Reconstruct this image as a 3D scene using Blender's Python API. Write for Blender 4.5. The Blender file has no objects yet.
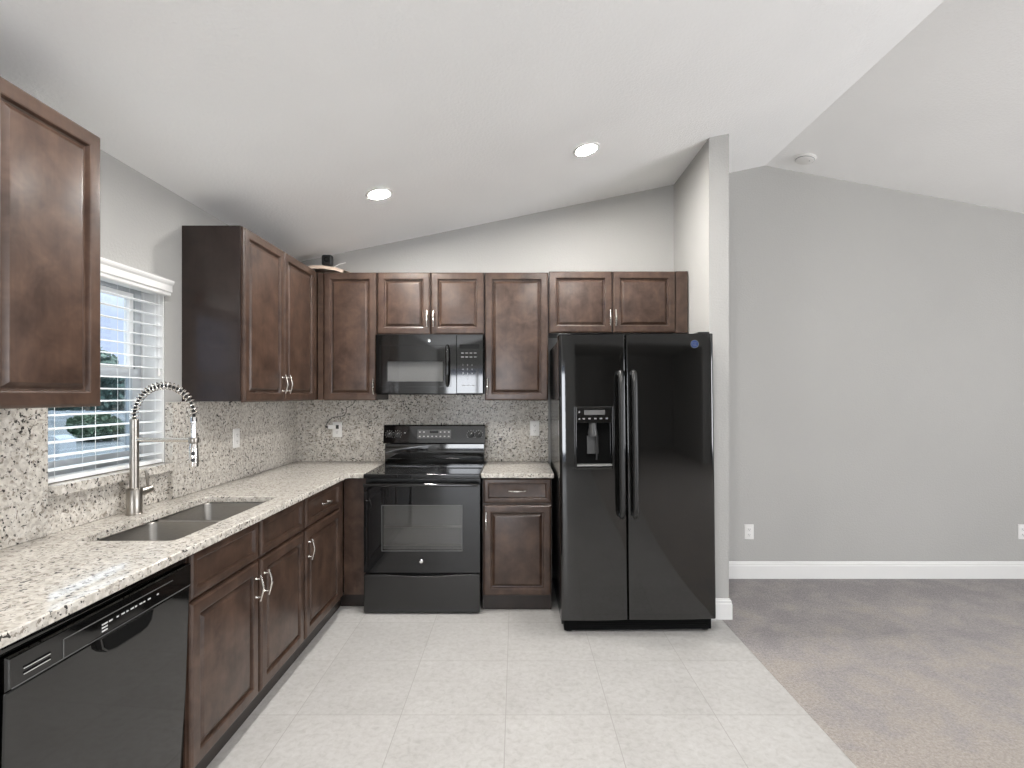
import bpy, bmesh, math, random
from mathutils import Vector, Matrix

random.seed(7)
scene = bpy.context.scene
COL = scene.collection

# ------------------------------------------------------------------ camera
F_PX, VPX, VPY, EYE = 515.0, 516.0, 395.0, 1.43
cam_data = bpy.data.cameras.new('camera')
cam_data.sensor_width = 36.0
cam_data.lens = F_PX * 36.0 / 1024.0
cam_data.shift_x = -(VPX - 512.0) / 1024.0
cam_data.shift_y = (VPY - 384.0) / 1024.0
cam_data.clip_start = 0.02
cam_data.clip_end = 300
cam = bpy.data.objects.new('camera', cam_data)
cam.location = (0, 0, EYE)
cam.rotation_euler = (math.pi / 2, 0, 0)
COL.objects.link(cam)
scene.camera = cam

# ------------------------------------------------------------------ world, exposure, daylight
world = bpy.data.worlds.new('sky')
scene.world = world
world.use_nodes = True
wn = world.node_tree.nodes
wl = world.node_tree.links
wn.clear()
w_out = wn.new('ShaderNodeOutputWorld')
w_bg = wn.new('ShaderNodeBackground')
w_tc = wn.new('ShaderNodeTexCoord')
w_sep = wn.new('ShaderNodeSeparateXYZ')
w_ramp = wn.new('ShaderNodeValToRGB')
w_ramp.color_ramp.elements[0].position = 0.12
w_ramp.color_ramp.elements[0].color = (0.165, 0.19, 0.25, 1)
w_ramp.color_ramp.elements[1].position = 0.45
w_ramp.color_ramp.elements[1].color = (0.93, 0.97, 1.0, 1)
wl.new(w_tc.outputs['Generated'], w_sep.inputs[0])
wl.new(w_sep.outputs['Z'], w_ramp.inputs[0])
wl.new(w_ramp.outputs[0], w_bg.inputs['Color'])
w_bg.inputs['Strength'].default_value = 4.4
wl.new(w_bg.outputs[0], w_out.inputs['Surface'])

scene.view_settings.view_transform = 'Standard'
scene.view_settings.look = 'None'
scene.view_settings.gamma = 1.0
scene.view_settings.use_curve_mapping = False
scene.view_settings.exposure = 0.06
scene.cycles.use_denoising = True
scene.cycles.max_bounces = 10
scene.cycles.diffuse_bounces = 6
scene.cycles.glossy_bounces = 6
scene.cycles.transparent_max_bounces = 16
scene.cycles.sample_clamp_indirect = 8.0


def area_light(name, loc, rot, sx, sy, power, color):
    d = bpy.data.lights.new(name, 'AREA')
    d.shape = 'RECTANGLE'
    d.size, d.size_y = sx, sy
    d.energy = power
    d.color = color
    o = bpy.data.objects.new(name, d)
    o.location = loc
    o.rotation_euler = rot
    COL.objects.link(o)
    return o


# daylight coming through the sliding door behind the camera and the big window of the living side
area_light('daylight_sliding_door', (-0.83, -4.28, 1.08), (math.radians(118), 0, 0), 1.5, 1.8, 92, (0.93, 0.96, 1.0))
area_light('daylight_living_window', (6.08, -0.3, 1.35), (0, math.radians(115), 0), 1.7, 3.2, 205, (0.97, 0.98, 1.0))
DOWNLIGHT = 690.0

sun_data = bpy.data.lights.new('sun', 'SUN')
sun_data.energy = 2.6
sun_data.angle = math.radians(2)
sun_data.color = (1.0, 0.96, 0.9)
sun = bpy.data.objects.new('sun', sun_data)
sun.rotation_euler = (math.radians(12), math.radians(28), 0)      # high over the roof: it only reaches the yard
COL.objects.link(sun)

# ------------------------------------------------------------------ materials


def new_mat(name):
    m = bpy.data.materials.new(name)
    m.use_nodes = True
    nt = m.node_tree
    b = nt.nodes.get('Principled BSDF')
    return m, nt, b


def plain(name, col, rough=0.5, metal=0.0, spec=0.5, coat=0.0, coat_rough=0.05, emit=None, strength=0):
    m, nt, b = new_mat(name)
    b.inputs['Base Color'].default_value = (*col, 1)
    b.inputs['Roughness'].default_value = rough
    b.inputs['Metallic'].default_value = metal
    b.inputs['Specular IOR Level'].default_value = spec
    b.inputs['Coat Weight'].default_value = coat
    b.inputs['Coat Roughness'].default_value = coat_rough
    if emit:
        b.inputs['Emission Color'].default_value = (*emit, 1)
        b.inputs['Emission Strength'].default_value = strength
    return m


def nd(nt, kind, **kw):
    n = nt.nodes.new(kind)
    for k, v in kw.items():
        setattr(n, k, v)
    return n


def ramp(nt, stops):
    r = nd(nt, 'ShaderNodeValToRGB')
    el = r.color_ramp.elements
    while len(el) < len(stops):
        el.new(0.5)
    for e, (p, c) in zip(el, stops):
        e.position = p
        e.color = (*c, 1) if len(c) == 3 else c
    return r


def noise(nt, vec, scale, detail=2.0, rough=0.5, dist=0.0):
    n = nd(nt, 'ShaderNodeTexNoise')
    n.inputs['Scale'].default_value = scale
    n.inputs['Detail'].default_value = detail
    n.inputs['Roughness'].default_value = rough
    n.inputs['Distortion'].default_value = dist
    nt.links.new(vec, n.inputs['Vector'])
    return n


def mixrgb(nt, fac, a, b, blend='MIX'):
    m = nd(nt, 'ShaderNodeMix', data_type='RGBA', blend_type=blend)
    for src, idx in ((fac, 0), (a, 6), (b, 7)):
        if hasattr(src, 'is_output'):
            nt.links.new(src, m.inputs[idx])
        elif isinstance(src, (int, float)):
            m.inputs[idx].default_value = src
        else:
            m.inputs[idx].default_value = (*src, 1)
    return m.outputs[2]


def bump(nt, b, height, strength, dist):
    n = nd(nt, 'ShaderNodeBump')
    n.inputs['Strength'].default_value = strength
    n.inputs['Distance'].default_value = dist
    nt.links.new(height, n.inputs['Height'])
    nt.links.new(n.outputs[0], b.inputs['Normal'])


def position(nt):
    return nd(nt, 'ShaderNodeNewGeometry').outputs['Position']


def paint(name, col, scale, strength):
    m, nt, b = new_mat(name)
    p = position(nt)
    n = noise(nt, p, scale, 3, 0.55)
    big = noise(nt, p, 1.3, 2)
    r = ramp(nt, [(0.3, tuple(c * 0.975 for c in col)), (0.7, tuple(min(1, c * 1.02) for c in col))])
    nt.links.new(big.outputs[0], r.inputs[0])
    nt.links.new(r.outputs[0], b.inputs['Base Color'])
    b.inputs['Roughness'].default_value = 0.75
    b.inputs['Specular IOR Level'].default_value = 0.25
    rr = ramp(nt, [(0.42, (0, 0, 0)), (0.62, (1, 1, 1))])
    nt.links.new(n.outputs[0], rr.inputs[0])
    bump(nt, b, rr.outputs[0], strength, 0.002)
    return m


def wood(name, dark, light, grain_axis=2, coat_rough=0.27):
    m, nt, b = new_mat(name)
    p = position(nt)
    mp = nd(nt, 'ShaderNodeMapping')
    sc = [26, 26, 26]
    sc[grain_axis] = 2.2
    mp.inputs['Scale'].default_value = sc
    nt.links.new(p, mp.inputs[0])
    g = noise(nt, mp.outputs[0], 1.6, 4, 0.6, 0.4)
    blot = noise(nt, p, 9, 3, 0.6, 0.3)
    r1 = ramp(nt, [(0.3, dark), (0.72, light)])
    nt.links.new(blot.outputs[0], r1.inputs[0])
    r2 = ramp(nt, [(0.25, (0.74, 0.74, 0.74)), (0.7, (1.08, 1.06, 1.04))])
    nt.links.new(g.outputs[0], r2.inputs[0])
    c = mixrgb(nt, 0.65, r1.outputs[0], r2.outputs[0], 'MULTIPLY')
    nt.links.new(c, b.inputs['Base Color'])
    b.inputs['Roughness'].default_value = 0.5
    b.inputs['Specular IOR Level'].default_value = 0.25
    b.inputs['Coat Weight'].default_value = 0.75
    b.inputs['Coat Roughness'].default_value = coat_rough
    bump(nt, b, g.outputs[0], 0.08, 0.001)
    return m


def granite(name, coat=0.5, coat_rough=0.02):
    m, nt, b = new_mat(name)
    p = position(nt)
    warp = noise(nt, p, 30, 2)
    mapped = nd(nt, 'ShaderNodeVectorMath', operation='MULTIPLY_ADD')
    nt.links.new(warp.outputs['Color'], mapped.inputs[0])
    mapped.inputs[1].default_value = (0.02, 0.02, 0.02)
    nt.links.new(p, mapped.inputs[2])
    v = mapped.outputs[0]
    base = noise(nt, v, 42, 4, 0.6)
    r0 = ramp(nt, [(0.26, (0.35, 0.317, 0.272)), (0.40, (0.515, 0.48, 0.428)), (0.56, (0.605, 0.573, 0.523)), (0.8, (0.69, 0.667, 0.627))])
    nt.links.new(base.outputs[0], r0.inputs[0])
    cell = nd(nt, 'ShaderNodeTexVoronoi')
    cell.inputs['Scale'].default_value = 95
    nt.links.new(v, cell.inputs['Vector'])
    sepc = nd(nt, 'ShaderNodeSeparateColor')
    nt.links.new(cell.outputs['Color'], sepc.inputs[0])
    r1 = ramp(nt, [(0.0, (0.72, 0.71, 0.70)), (0.5, (1, 1, 1)), (1.0, (1.12, 1.12, 1.12))])
    nt.links.new(sepc.outputs[0], r1.inputs[0])
    c = mixrgb(nt, 0.8, r0.outputs[0], r1.outputs[0], 'MULTIPLY')
    # brown and black mineral flecks
    brown = noise(nt, v, 62, 2, 0.5)
    rb = ramp(nt, [(0.59, (0, 0, 0)), (0.66, (1, 1, 1))])
    nt.links.new(brown.outputs[0], rb.inputs[0])
    c = mixrgb(nt, rb.outputs[0], c, (0.265, 0.23, 0.195))
    fleck = noise(nt, v, 80, 3, 0.55)
    clump = noise(nt, p, 7, 2)
    add = nd(nt, 'ShaderNodeMath', operation='MULTIPLY_ADD')
    nt.links.new(clump.outputs[0], add.inputs[0])
    add.inputs[1].default_value = 0.22
    nt.links.new(fleck.outputs[0], add.inputs[2])
    rf = ramp(nt, [(0.708, (0, 0, 0)), (0.752, (1, 1, 1))])
    nt.links.new(add.outputs[0], rf.inputs[0])
    c = mixrgb(nt, rf.outputs[0], c, (0.04, 0.036, 0.033))
    nt.links.new(c, b.inputs['Base Color'])
    b.inputs['Roughness'].default_value = 0.35
    b.inputs['Specular IOR Level'].default_value = 0.15
    b.inputs['Coat Weight'].default_value = coat
    b.inputs['Coat IOR'].default_value = 1.5
    b.inputs['Coat Roughness'].default_value = coat_rough
    return m


def tile_floor(name):
    m, nt, b = new_mat(name)
    p = position(nt)
    S = 0.468
    mp = nd(nt, 'ShaderNodeMapping')
    mp.inputs['Location'].default_value = (0.046 / S, -2.770 / S, 0)
    mp.inputs['Scale'].default_value = (1 / S, 1 / S, 0)
    nt.links.new(p, mp.inputs[0])
    br = nd(nt, 'ShaderNodeTexBrick', offset=0.0, squash=1.0)
    br.inputs['Scale'].default_value = 1.0
    br.inputs['Mortar Size'].default_value = 0.0042
    br.inputs['Mortar Smooth'].default_value = 0.15
    br.inputs['Brick Width'].default_value = 1.0
    br.inputs['Row Height'].default_value = 1.0
    br.inputs['Color1'].default_value = (0.0, 0.0, 0.0, 1)
    br.inputs['Color2'].default_value = (1.0, 1.0, 1.0, 1)
    br.inputs['Mortar'].default_value = (0.5, 0.5, 0.5, 1)
    nt.links.new(mp.outputs[0], br.inputs['Vector'])
    n1 = noise(nt, p, 34, 6, 0.7, 0.5)
    r1 = ramp(nt, [(0.30, (0.39, 0.377, 0.36)), (0.5, (0.46, 0.449, 0.434)), (0.7, (0.505, 0.496, 0.484))])
    nt.links.new(n1.outputs[0], r1.inputs[0])
    n2 = noise(nt, p, 3.5, 3, 0.6)
    r2 = ramp(nt, [(0.3, (0.93, 0.925, 0.92)), (0.7, (1.03, 1.03, 1.03))])
    nt.links.new(n2.outputs[0], r2.inputs[0])
    c = mixrgb(nt, 1.0, r1.outputs[0], r2.outputs[0], 'MULTIPLY')
    tone = ramp(nt, [(0.0, (0.97, 0.97, 0.97)), (1.0, (1.03, 1.03, 1.03))])
    nt.links.new(br.outputs['Color'], tone.inputs[0])
    c = mixrgb(nt, 1.0, c, tone.outputs[0], 'MULTIPLY')
    c = mixrgb(nt, br.outputs['Fac'], c, (0.34, 0.325, 0.305))
    nt.links.new(c, b.inputs['Base Color'])
    b.inputs['Roughness'].default_value = 0.38
    b.inputs['Specular IOR Level'].default_value = 0.45
    inv = nd(nt, 'ShaderNodeMath', operation='SUBTRACT')
    inv.inputs[0].default_value = 1.0
    nt.links.new(br.outputs['Fac'], inv.inputs[1])
    bump(nt, b, inv.outputs[0], 0.1, 0.001)
    return m


def carpet_mat(name):
    m, nt, b = new_mat(name)
    p = position(nt)
    n1 = noise(nt, p, 190, 3, 0.7)
    n2 = noise(nt, p, 2.8, 6, 0.70, 0.35)
    # the pile lies lighter and browner along the walked edge of the room
    sp_ = nd(nt, 'ShaderNodeSeparateXYZ')
    nt.links.new(p, sp_.inputs[0])
    ly = nd(nt, 'ShaderNodeMapRange')
    ly.inputs['From Min'].default_value = 1.6
    ly.inputs['From Max'].default_value = 3.8
    ly.inputs['To Min'].default_value = 0.13
    ly.inputs['To Max'].default_value = -0.10
    nt.links.new(sp_.outputs['Y'], ly.inputs['Value'])
    lay = nd(nt, 'ShaderNodeMath', operation='ADD')
    nt.links.new(n2.outputs[0], lay.inputs[0])
    nt.links.new(ly.outputs[0], lay.inputs[1])
    r2 = ramp(nt, [(0.36, (0.270, 0.247, 0.248)), (0.47, (0.322, 0.294, 0.285)), (0.60, (0.372, 0.330, 0.296))])
    nt.links.new(lay.outputs[0], r2.inputs[0])
    n3 = noise(nt, p, 75, 3, 0.7)
    r3 = ramp(nt, [(0.3, (0.76, 0.76, 0.76)), (0.7, (1.20, 1.20, 1.20))])
    nt.links.new(n3.outputs[0], r3.inputs[0])
    c = mixrgb(nt, 1.0, r2.outputs[0], r3.outputs[0], 'MULTIPLY')
    r1 = ramp(nt, [(0.3, (0.78, 0.78, 0.78)), (0.7, (1.15, 1.15, 1.15))])
    nt.links.new(n1.outputs[0], r1.inputs[0])
    c = mixrgb(nt, 0.8, c, r1.outputs[0], 'MULTIPLY')
    nt.links.new(c, b.inputs['Base Color'])
    b.inputs['Roughness'].default_value = 1.0
    b.inputs['Specular IOR Level'].default_value = 0.0
    b.inputs['Sheen Weight'].default_value = 0.25
    add = nd(nt, 'ShaderNodeMath', operation='ADD')
    nt.links.new(n1.outputs[0], add.inputs[0])
    nt.links.new(n3.outputs[0], add.inputs[1])
    bump(nt, b, add.outputs[0], 0.8, 0.006)
    return m


def pane_glass(name, tint, ior=1.5):
    m = bpy.data.materials.new(name)
    m.use_nodes = True
    nt = m.node_tree
    nt.nodes.clear()
    o = nd(nt, 'ShaderNodeOutputMaterial')
    t = nd(nt, 'ShaderNodeBsdfTransparent')
    t.inputs[0].default_value = (*tint, 1)
    g = nd(nt, 'ShaderNodeBsdfGlossy')
    g.inputs['Roughness'].default_value = 0.02
    # Schlick reflectance, the same from both sides of a thin pane
    lw_ = nd(nt, 'ShaderNodeLayerWeight')
    lw_.inputs['Blend'].default_value = 0.5
    pw = nd(nt, 'ShaderNodeMath', operation='POWER')
    nt.links.new(lw_.outputs['Facing'], pw.inputs[0])
    pw.inputs[1].default_value = 5.0
    r0 = ((ior - 1) / (ior + 1)) ** 2
    ma = nd(nt, 'ShaderNodeMath', operation='MULTIPLY_ADD')
    nt.links.new(pw.outputs[0], ma.inputs[0])
    ma.inputs[1].default_value = 1 - r0
    ma.inputs[2].default_value = r0
    mx = nd(nt, 'ShaderNodeMixShader')
    nt.links.new(ma.outputs[0], mx.inputs[0])
    nt.links.new(t.outputs[0], mx.inputs[1])
    nt.links.new(g.outputs[0], mx.inputs[2])
    nt.links.new(mx.outputs[0], o.inputs[0])
    return m


def leaves_mat(name, a, b_):
    m, nt, b = new_mat(name)
    n = noise(nt, position(nt), 5, 4, 0.7)
    r = ramp(nt, [(0.35, a), (0.65, b_)])
    nt.links.new(n.outputs[0], r.inputs[0])
    nt.links.new(r.outputs[0], b.inputs['Base Color'])
    b.inputs['Roughness'].default_value = 0.7
    return m


def brushed(name, col, rough):
    m, nt, b = new_mat(name)
    p = position(nt)
    mp = nd(nt, 'ShaderNodeMapping')
    mp.inputs['Scale'].default_value = (20, 20, 400)
    nt.links.new(p, mp.inputs[0])
    n = noise(nt, mp.outputs[0], 2, 2)
    r = ramp(nt, [(0.3, tuple(c * 0.88 for c in col)), (0.7, col)])
    nt.links.new(n.outputs[0], r.inputs[0])
    nt.links.new(r.outputs[0], b.inputs['Base Color'])
    b.inputs['Metallic'].default_value = 1.0
    b.inputs['Roughness'].default_value = rough
    return m


M = {}
M['wall'] = paint('wall_paint', (0.435, 0.428, 0.412), 90, 0.25)
M['ceiling'] = paint('ceiling_paint', (0.93, 0.93, 0.922), 70, 0.3)
M['trim'] = plain('white_trim_paint', (0.78, 0.775, 0.76), 0.35)
M['wood'] = wood('stained_maple', (0.031, 0.0150, 0.0090), (0.086, 0.049, 0.033))
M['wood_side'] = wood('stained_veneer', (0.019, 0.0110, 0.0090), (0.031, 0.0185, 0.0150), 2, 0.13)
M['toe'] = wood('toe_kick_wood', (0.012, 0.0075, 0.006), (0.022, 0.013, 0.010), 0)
M['granite'] = granite('speckled_granite', 0.8)
M['granite_wall'] = granite('speckled_granite_honed', 0.15, 0.1)
M['tile'] = tile_floor('ceramic_tile')
M['carpet'] = carpet_mat('carpet_pile')
M['black'] = plain('gloss_black_enamel', (0.0045, 0.0044, 0.0042), 0.05, 0, 0.85)
M['black_satin'] = plain('satin_black', (0.012, 0.0115, 0.011), 0.24, 0, 0.6)
M['black_plastic'] = plain('black_plastic', (0.014, 0.014, 0.014), 0.38, 0, 0.5)
M['black_glass'] = plain('black_glass', (0.006, 0.006, 0.0065), 0.02, 0, 0.55)
M['matte_black'] = plain('matte_black', (0.004, 0.004, 0.004), 0.8, 0, 0.1)
M['grey_panel'] = plain('grey_screen', (0.34, 0.34, 0.335), 0.5)
M['oven_inner'] = plain('oven_enamel', (0.17, 0.165, 0.155), 0.5)
M['dark_display'] = plain('display_strip', (0.12, 0.12, 0.118), 0.3)
M['key_mark'] = plain('key_print', (0.62, 0.62, 0.61), 0.5)
M['keypad_mark'] = plain('keypad_print', (0.22, 0.22, 0.22), 0.5)
M['grey_plastic'] = plain('grey_plastic', (0.06, 0.06, 0.06), 0.35)
M['steel'] = brushed('brushed_steel', (0.40, 0.385, 0.36), 0.30)
M['nickel'] = plain('satin_nickel', (0.82, 0.79, 0.74), 0.22, 1.0)
M['faucet'] = plain('brushed_nickel', (0.37, 0.345, 0.31), 0.33, 1.0)
M['chrome'] = plain('chrome', (0.82, 0.82, 0.82), 0.08, 1.0)
M['white_plastic'] = plain('white_plastic', (0.80, 0.79, 0.77), 0.35)
M['slat'] = plain('blind_slat', (0.84, 0.85, 0.85), 0.4)
M['vinyl'] = plain('window_vinyl', (0.80, 0.80, 0.79), 0.4)
M['alu'] = plain('window_frame_grey', (0.50, 0.52, 0.54), 0.45)
M['glass'] = pane_glass('window_glass', (0.92, 0.95, 0.97))
M['oven_glass'] = pane_glass('smoked_glass', (0.80, 0.80, 0.80))
M['screen'] = pane_glass('insect_screen_mesh', (0.74, 0.79, 0.82), 1.05)
M['badge_blue'] = plain('badge_blue', (0.015, 0.035, 0.13), 0.4, 0, 0.2)
M['badge_ring'] = plain('badge_silver', (0.55, 0.60, 0.68), 0.25, 0.6)
M['card'] = plain('raw_cardboard', (0.72, 0.57, 0.46), 0.8)
M['lens'] = plain('lamp_lens', (0.9, 0.9, 0.88), 0.4, emit=(1.0, 0.975, 0.935), strength=DOWNLIGHT)
M['ground'] = plain('concrete_ground', (0.15, 0.155, 0.16), 0.9)
M['leaf'] = leaves_mat('shrub_leaves', (0.03, 0.055, 0.03), (0.08, 0.125, 0.07))
M['tree_leaf'] = leaves_mat('tree_leaves', (0.05, 0.085, 0.075), (0.11, 0.165, 0.14))
M['bark'] = plain('bark', (0.10, 0.08, 0.06), 0.9)
M['stucco'] = plain('outdoor_white', (0.40, 0.41, 0.43), 0.8)
M['roof'] = plain('roof_shingle', (0.22, 0.22, 0.24), 0.9)
M['house_window'] = plain('dark_house_window', (0.05, 0.06, 0.08), 0.1)

# ------------------------------------------------------------------ mesh helpers


class MB:
    """collects shapes in world coordinates, links them as one mesh object"""

    def __init__(self):
        self.bm = bmesh.new()
        self.wn = False

    def _bevel(self, geom_edges, w, seg):
        bmesh.ops.bevel(self.bm, geom=geom_edges, offset=w, offset_type='OFFSET', segments=seg, profile=0.5, affect='EDGES')

    def box(self, x0, x1, y0, y1, z0, z1, bev=0.0, seg=2):
        vs = [self.bm.verts.new(c) for c in ((x0, y0, z0), (x1, y0, z0), (x1, y1, z0), (x0, y1, z0), (x0, y0, z1), (x1, y0, z1), (x1, y1, z1), (x0, y1, z1))]
        fs = [(0, 3, 2, 1), (4, 5, 6, 7), (0, 1, 5, 4), (1, 2, 6, 5), (2, 3, 7, 6), (3, 0, 4, 7)]
        faces = [self.bm.faces.new([vs[i] for i in f]) for f in fs]
        if bev > 0:
            es = list({e for f in faces for e in f.edges})
            self._bevel(es, bev, seg)
            self.wn = True
        return self

    def cyl(self, p0, p1, r0, r1=None, n=20, cap=True):
        p0, p1 = Vector(p0), Vector(p1)
        r1 = r0 if r1 is None else r1
        return self.sweep([p0, p1], [r0, r1], n, cap)

    def sweep(self, pts, radii, n=10, cap=True):
        pts = [Vector(p) for p in pts]
        if not hasattr(radii, '__len__'):
            radii = [radii] * len(pts)
        t0 = (pts[1] - pts[0]).normalized()
        up = Vector((0, 0, 1)) if abs(t0.z) < 0.9 else Vector((1, 0, 0))
        nrm = (up - t0 * up.dot(t0)).normalized()
        rings = []
        for i, p in enumerate(pts):
            if i == 0:
                t = pts[1] - pts[0]
            elif i == len(pts) - 1:
                t = pts[-1] - pts[-2]
            else:
                t = pts[i + 1] - pts[i - 1]
            t.normalize()
            nrm = (nrm - t * nrm.dot(t)).normalized()
            bn = t.cross(nrm)
            rings.append([self.bm.verts.new(p + (nrm * math.cos(2 * math.pi * k / n) + bn * math.sin(2 * math.pi * k / n)) * radii[i]) for k in range(n)])
        for a, b in zip(rings, rings[1:]):
            for k in range(n):
                self.bm.faces.new((a[k], a[(k + 1) % n], b[(k + 1) % n], b[k]))
        if cap:
            self.bm.faces.new(list(reversed(rings[0])))
            self.bm.faces.new(rings[-1])
        return self

    def lathe(self, center, profile, n=40, axis=(0, 0, 1)):
        """profile: (radius, height) pairs along the axis"""
        c = Vector(center)
        q = Vector((0, 0, 1)).rotation_difference(Vector(axis).normalized())
        rings = []
        for r, h in profile:
            if r < 1e-6:
                rings.append([self.bm.verts.new(c + q @ Vector((0, 0, h)))])
            else:
                rings.append([self.bm.verts.new(c + q @ Vector((r * math.cos(2 * math.pi * k / n), r * math.sin(2 * math.pi * k / n), h))) for k in range(n)])
        for a, b in zip(rings, rings[1:]):
            for k in range(n):
                k2 = (k + 1) % n
                if len(a) == 1 and len(b) == 1:
                    continue
                if len(a) == 1:
                    self.bm.faces.new((a[0], b[k2], b[k]))
                elif len(b) == 1:
                    self.bm.faces.new((a[k], a[k2], b[0]))
                else:
                    self.bm.faces.new((a[k], a[k2], b[k2], b[k]))
        return self

    def prism(self, poly, fn, h0, h1):
        """poly: 2D points; fn(a, b, h) -> xyz"""
        a = [self.bm.verts.new(fn(p[0], p[1], h0)) for p in poly]
        b = [self.bm.verts.new(fn(p[0], p[1], h1)) for p in poly]
        n = len(poly)
        self.bm.faces.new(a)
        self.bm.faces.new(list(reversed(b)))
        for k in range(n):
            self.bm.faces.new((a[k], b[k], b[(k + 1) % n], a[(k + 1) % n]))
        return self

    def nested(self, fn, u0, u1, v0, v1, prof):
        """rectangular loops stepping inward: prof = (inset, height); the first loop is closed at the back"""
        loops = []
        for ins, h in prof:
            loops.append([self.bm.verts.new(fn(u, v, h)) for u, v in ((u0 + ins, v0 + ins), (u1 - ins, v0 + ins), (u1 - ins, v1 - ins), (u0 + ins, v1 - ins))])
        self.bm.faces.new(list(reversed(loops[0])))
        for a, b in zip(loops, loops[1:]):
            for k in range(4):
                self.bm.faces.new((a[k], a[(k + 1) % 4], b[(k + 1) % 4], b[k]))
        self.bm.faces.new(loops[-1])
        return self

    def build(self, name, mat, parent=None, smooth=True, angle=35):
        bmesh.ops.recalc_face_normals(self.bm, faces=self.bm.faces[:])
        me = bpy.data.meshes.new(name)
        self.bm.to_mesh(me)
        self.bm.free()
        if parent is not None:
            me.transform(Matrix.Translation(-Vector(parent['_origin'])))
        me.materials.append(mat)
        if smooth:
            me.polygons.foreach_set('use_smooth', [True] * len(me.polygons))
            me.set_sharp_from_angle(angle=math.radians(angle))
        o = bpy.data.objects.new(name, me)
        COL.objects.link(o)
        if self.wn:
            w = o.modifiers.new('flat_faces', 'WEIGHTED_NORMAL')
            w.keep_sharp = True
        if parent is not None:
            o.parent = parent
            o['_origin'] = parent['_origin']
        return o


def tag(o, label, cat, group=None, kind=None):
    o['label'] = label
    o['category'] = cat
    if group:
        o['group'] = group
    if kind:
        o['kind'] = kind
    return o


def thing(name, label, cat, loc, group=None):
    o = bpy.data.objects.new(name, None)
    o.empty_display_size = 0.05
    o.location = loc
    o['_origin'] = tuple(loc)
    COL.objects.link(o)
    return tag(o, label, cat, group)


def struct(o, label=None):
    o['kind'] = 'structure'
    if label:
        o['label'] = label
    return o


def text_into(mb, txt, size, place, depth=0.0006):
    """lettering as geometry: place(u, v, w) -> xyz, centred on u = v = 0"""
    cu = bpy.data.curves.new('lettering', 'FONT')
    cu.body = txt
    cu.size = size
    cu.align_x = 'CENTER'
    cu.align_y = 'CENTER'
    cu.extrude = depth
    cu.resolution_u = 2
    o = bpy.data.objects.new('lettering', cu)
    COL.objects.link(o)
    bpy.context.view_layer.update()
    me = bpy.data.meshes.new_from_object(o.evaluated_get(bpy.context.evaluated_depsgraph_get()))
    vs = [mb.bm.verts.new(place(v.co.x, v.co.y, v.co.z)) for v in me.vertices]
    for f in me.polygons:
        try:
            mb.bm.faces.new([vs[i] for i in f.vertices])
        except ValueError:
            pass
    bpy.data.objects.remove(o)
    bpy.data.curves.remove(cu)
    bpy.data.meshes.remove(me)


# ------------------------------------------------------------------ room shell
XL, YB = -1.74, 4.02
XR, YR = 6.0, -4.2
RIDGE_X, RIDGE_Z, SLOPE_L, SLOPE_R = 1.944, 3.220, 0.2067, 0.185


def ceil_z(x):
    return RIDGE_Z - SLOPE_L * (RIDGE_X - x) if x < RIDGE_X else RIDGE_Z - SLOPE_R * (x - RIDGE_X)


W_Y0, W_Y1, W_Z0, W_Z1 = 1.89, 2.553, 1.096, 1.975
TILE_X = 1.31

struct(MB().box(-1.95, TILE_X, YR - 0.2, 4.17, -0.12, 0.0).build('floor', M['tile']))
struct(MB().box(TILE_X, XR + 0.2, YR - 0.2, 4.17, -0.12, 0.001).build('carpet', M['carpet']))
XZ = lambda a, b, h: (a, h, b)
cp = [(-1.95, ceil_z(-1.95)), (RIDGE_X, RIDGE_Z), (XR + 0.2, ceil_z(XR + 0.2)), (XR + 0.2, ceil_z(XR + 0.2) + 0.1), (RIDGE_X, RIDGE_Z + 0.1), (-1.95, ceil_z(-1.95) + 0.1)]
struct(MB().prism(cp, XZ, YR - 0.2, 4.17).build('ceiling', M['ceiling'], smooth=False))
wp = [(-1.95, 0), (XR + 0.2, 0), (XR + 0.2, ceil_z(XR + 0.2)), (RIDGE_X, RIDGE_Z), (-1.95, ceil_z(-1.95))]
struct(MB().prism(wp, XZ, YB, YB + 0.15).build('wall_back', M['wall'], smooth=False))
# left wall with the window opening
lw = MB()
zt = ceil_z(XL)
lw.box(-1.94, XL, YR, W_Y0, 0, zt).box(-1.94, XL, W_Y1, YB, 0, zt)
lw.box(-1.94, XL, W_Y0, W_Y1, 0, W_Z0 - 0.04).box(-1.94, XL, W_Y0, W_Y1, W_Z1, zt)
struct(lw.build('wall_left', M['wall'], smooth=False))
# right wall with the living window opening
rw = MB()
zr = ceil_z(XR) - 0.002
rw.box(XR, XR + 0.15, YR, -1.9, 0, zr).box(XR, XR + 0.15, 1.3, YB, 0, zr)
rw.box(XR, XR + 0.15, -1.9, 1.3, 0, 0.4).box(XR, XR + 0.15, -1.9, 1.3, 2.3, zr)
struct(rw.build('wall_right', M['wall'], smooth=False))
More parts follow.
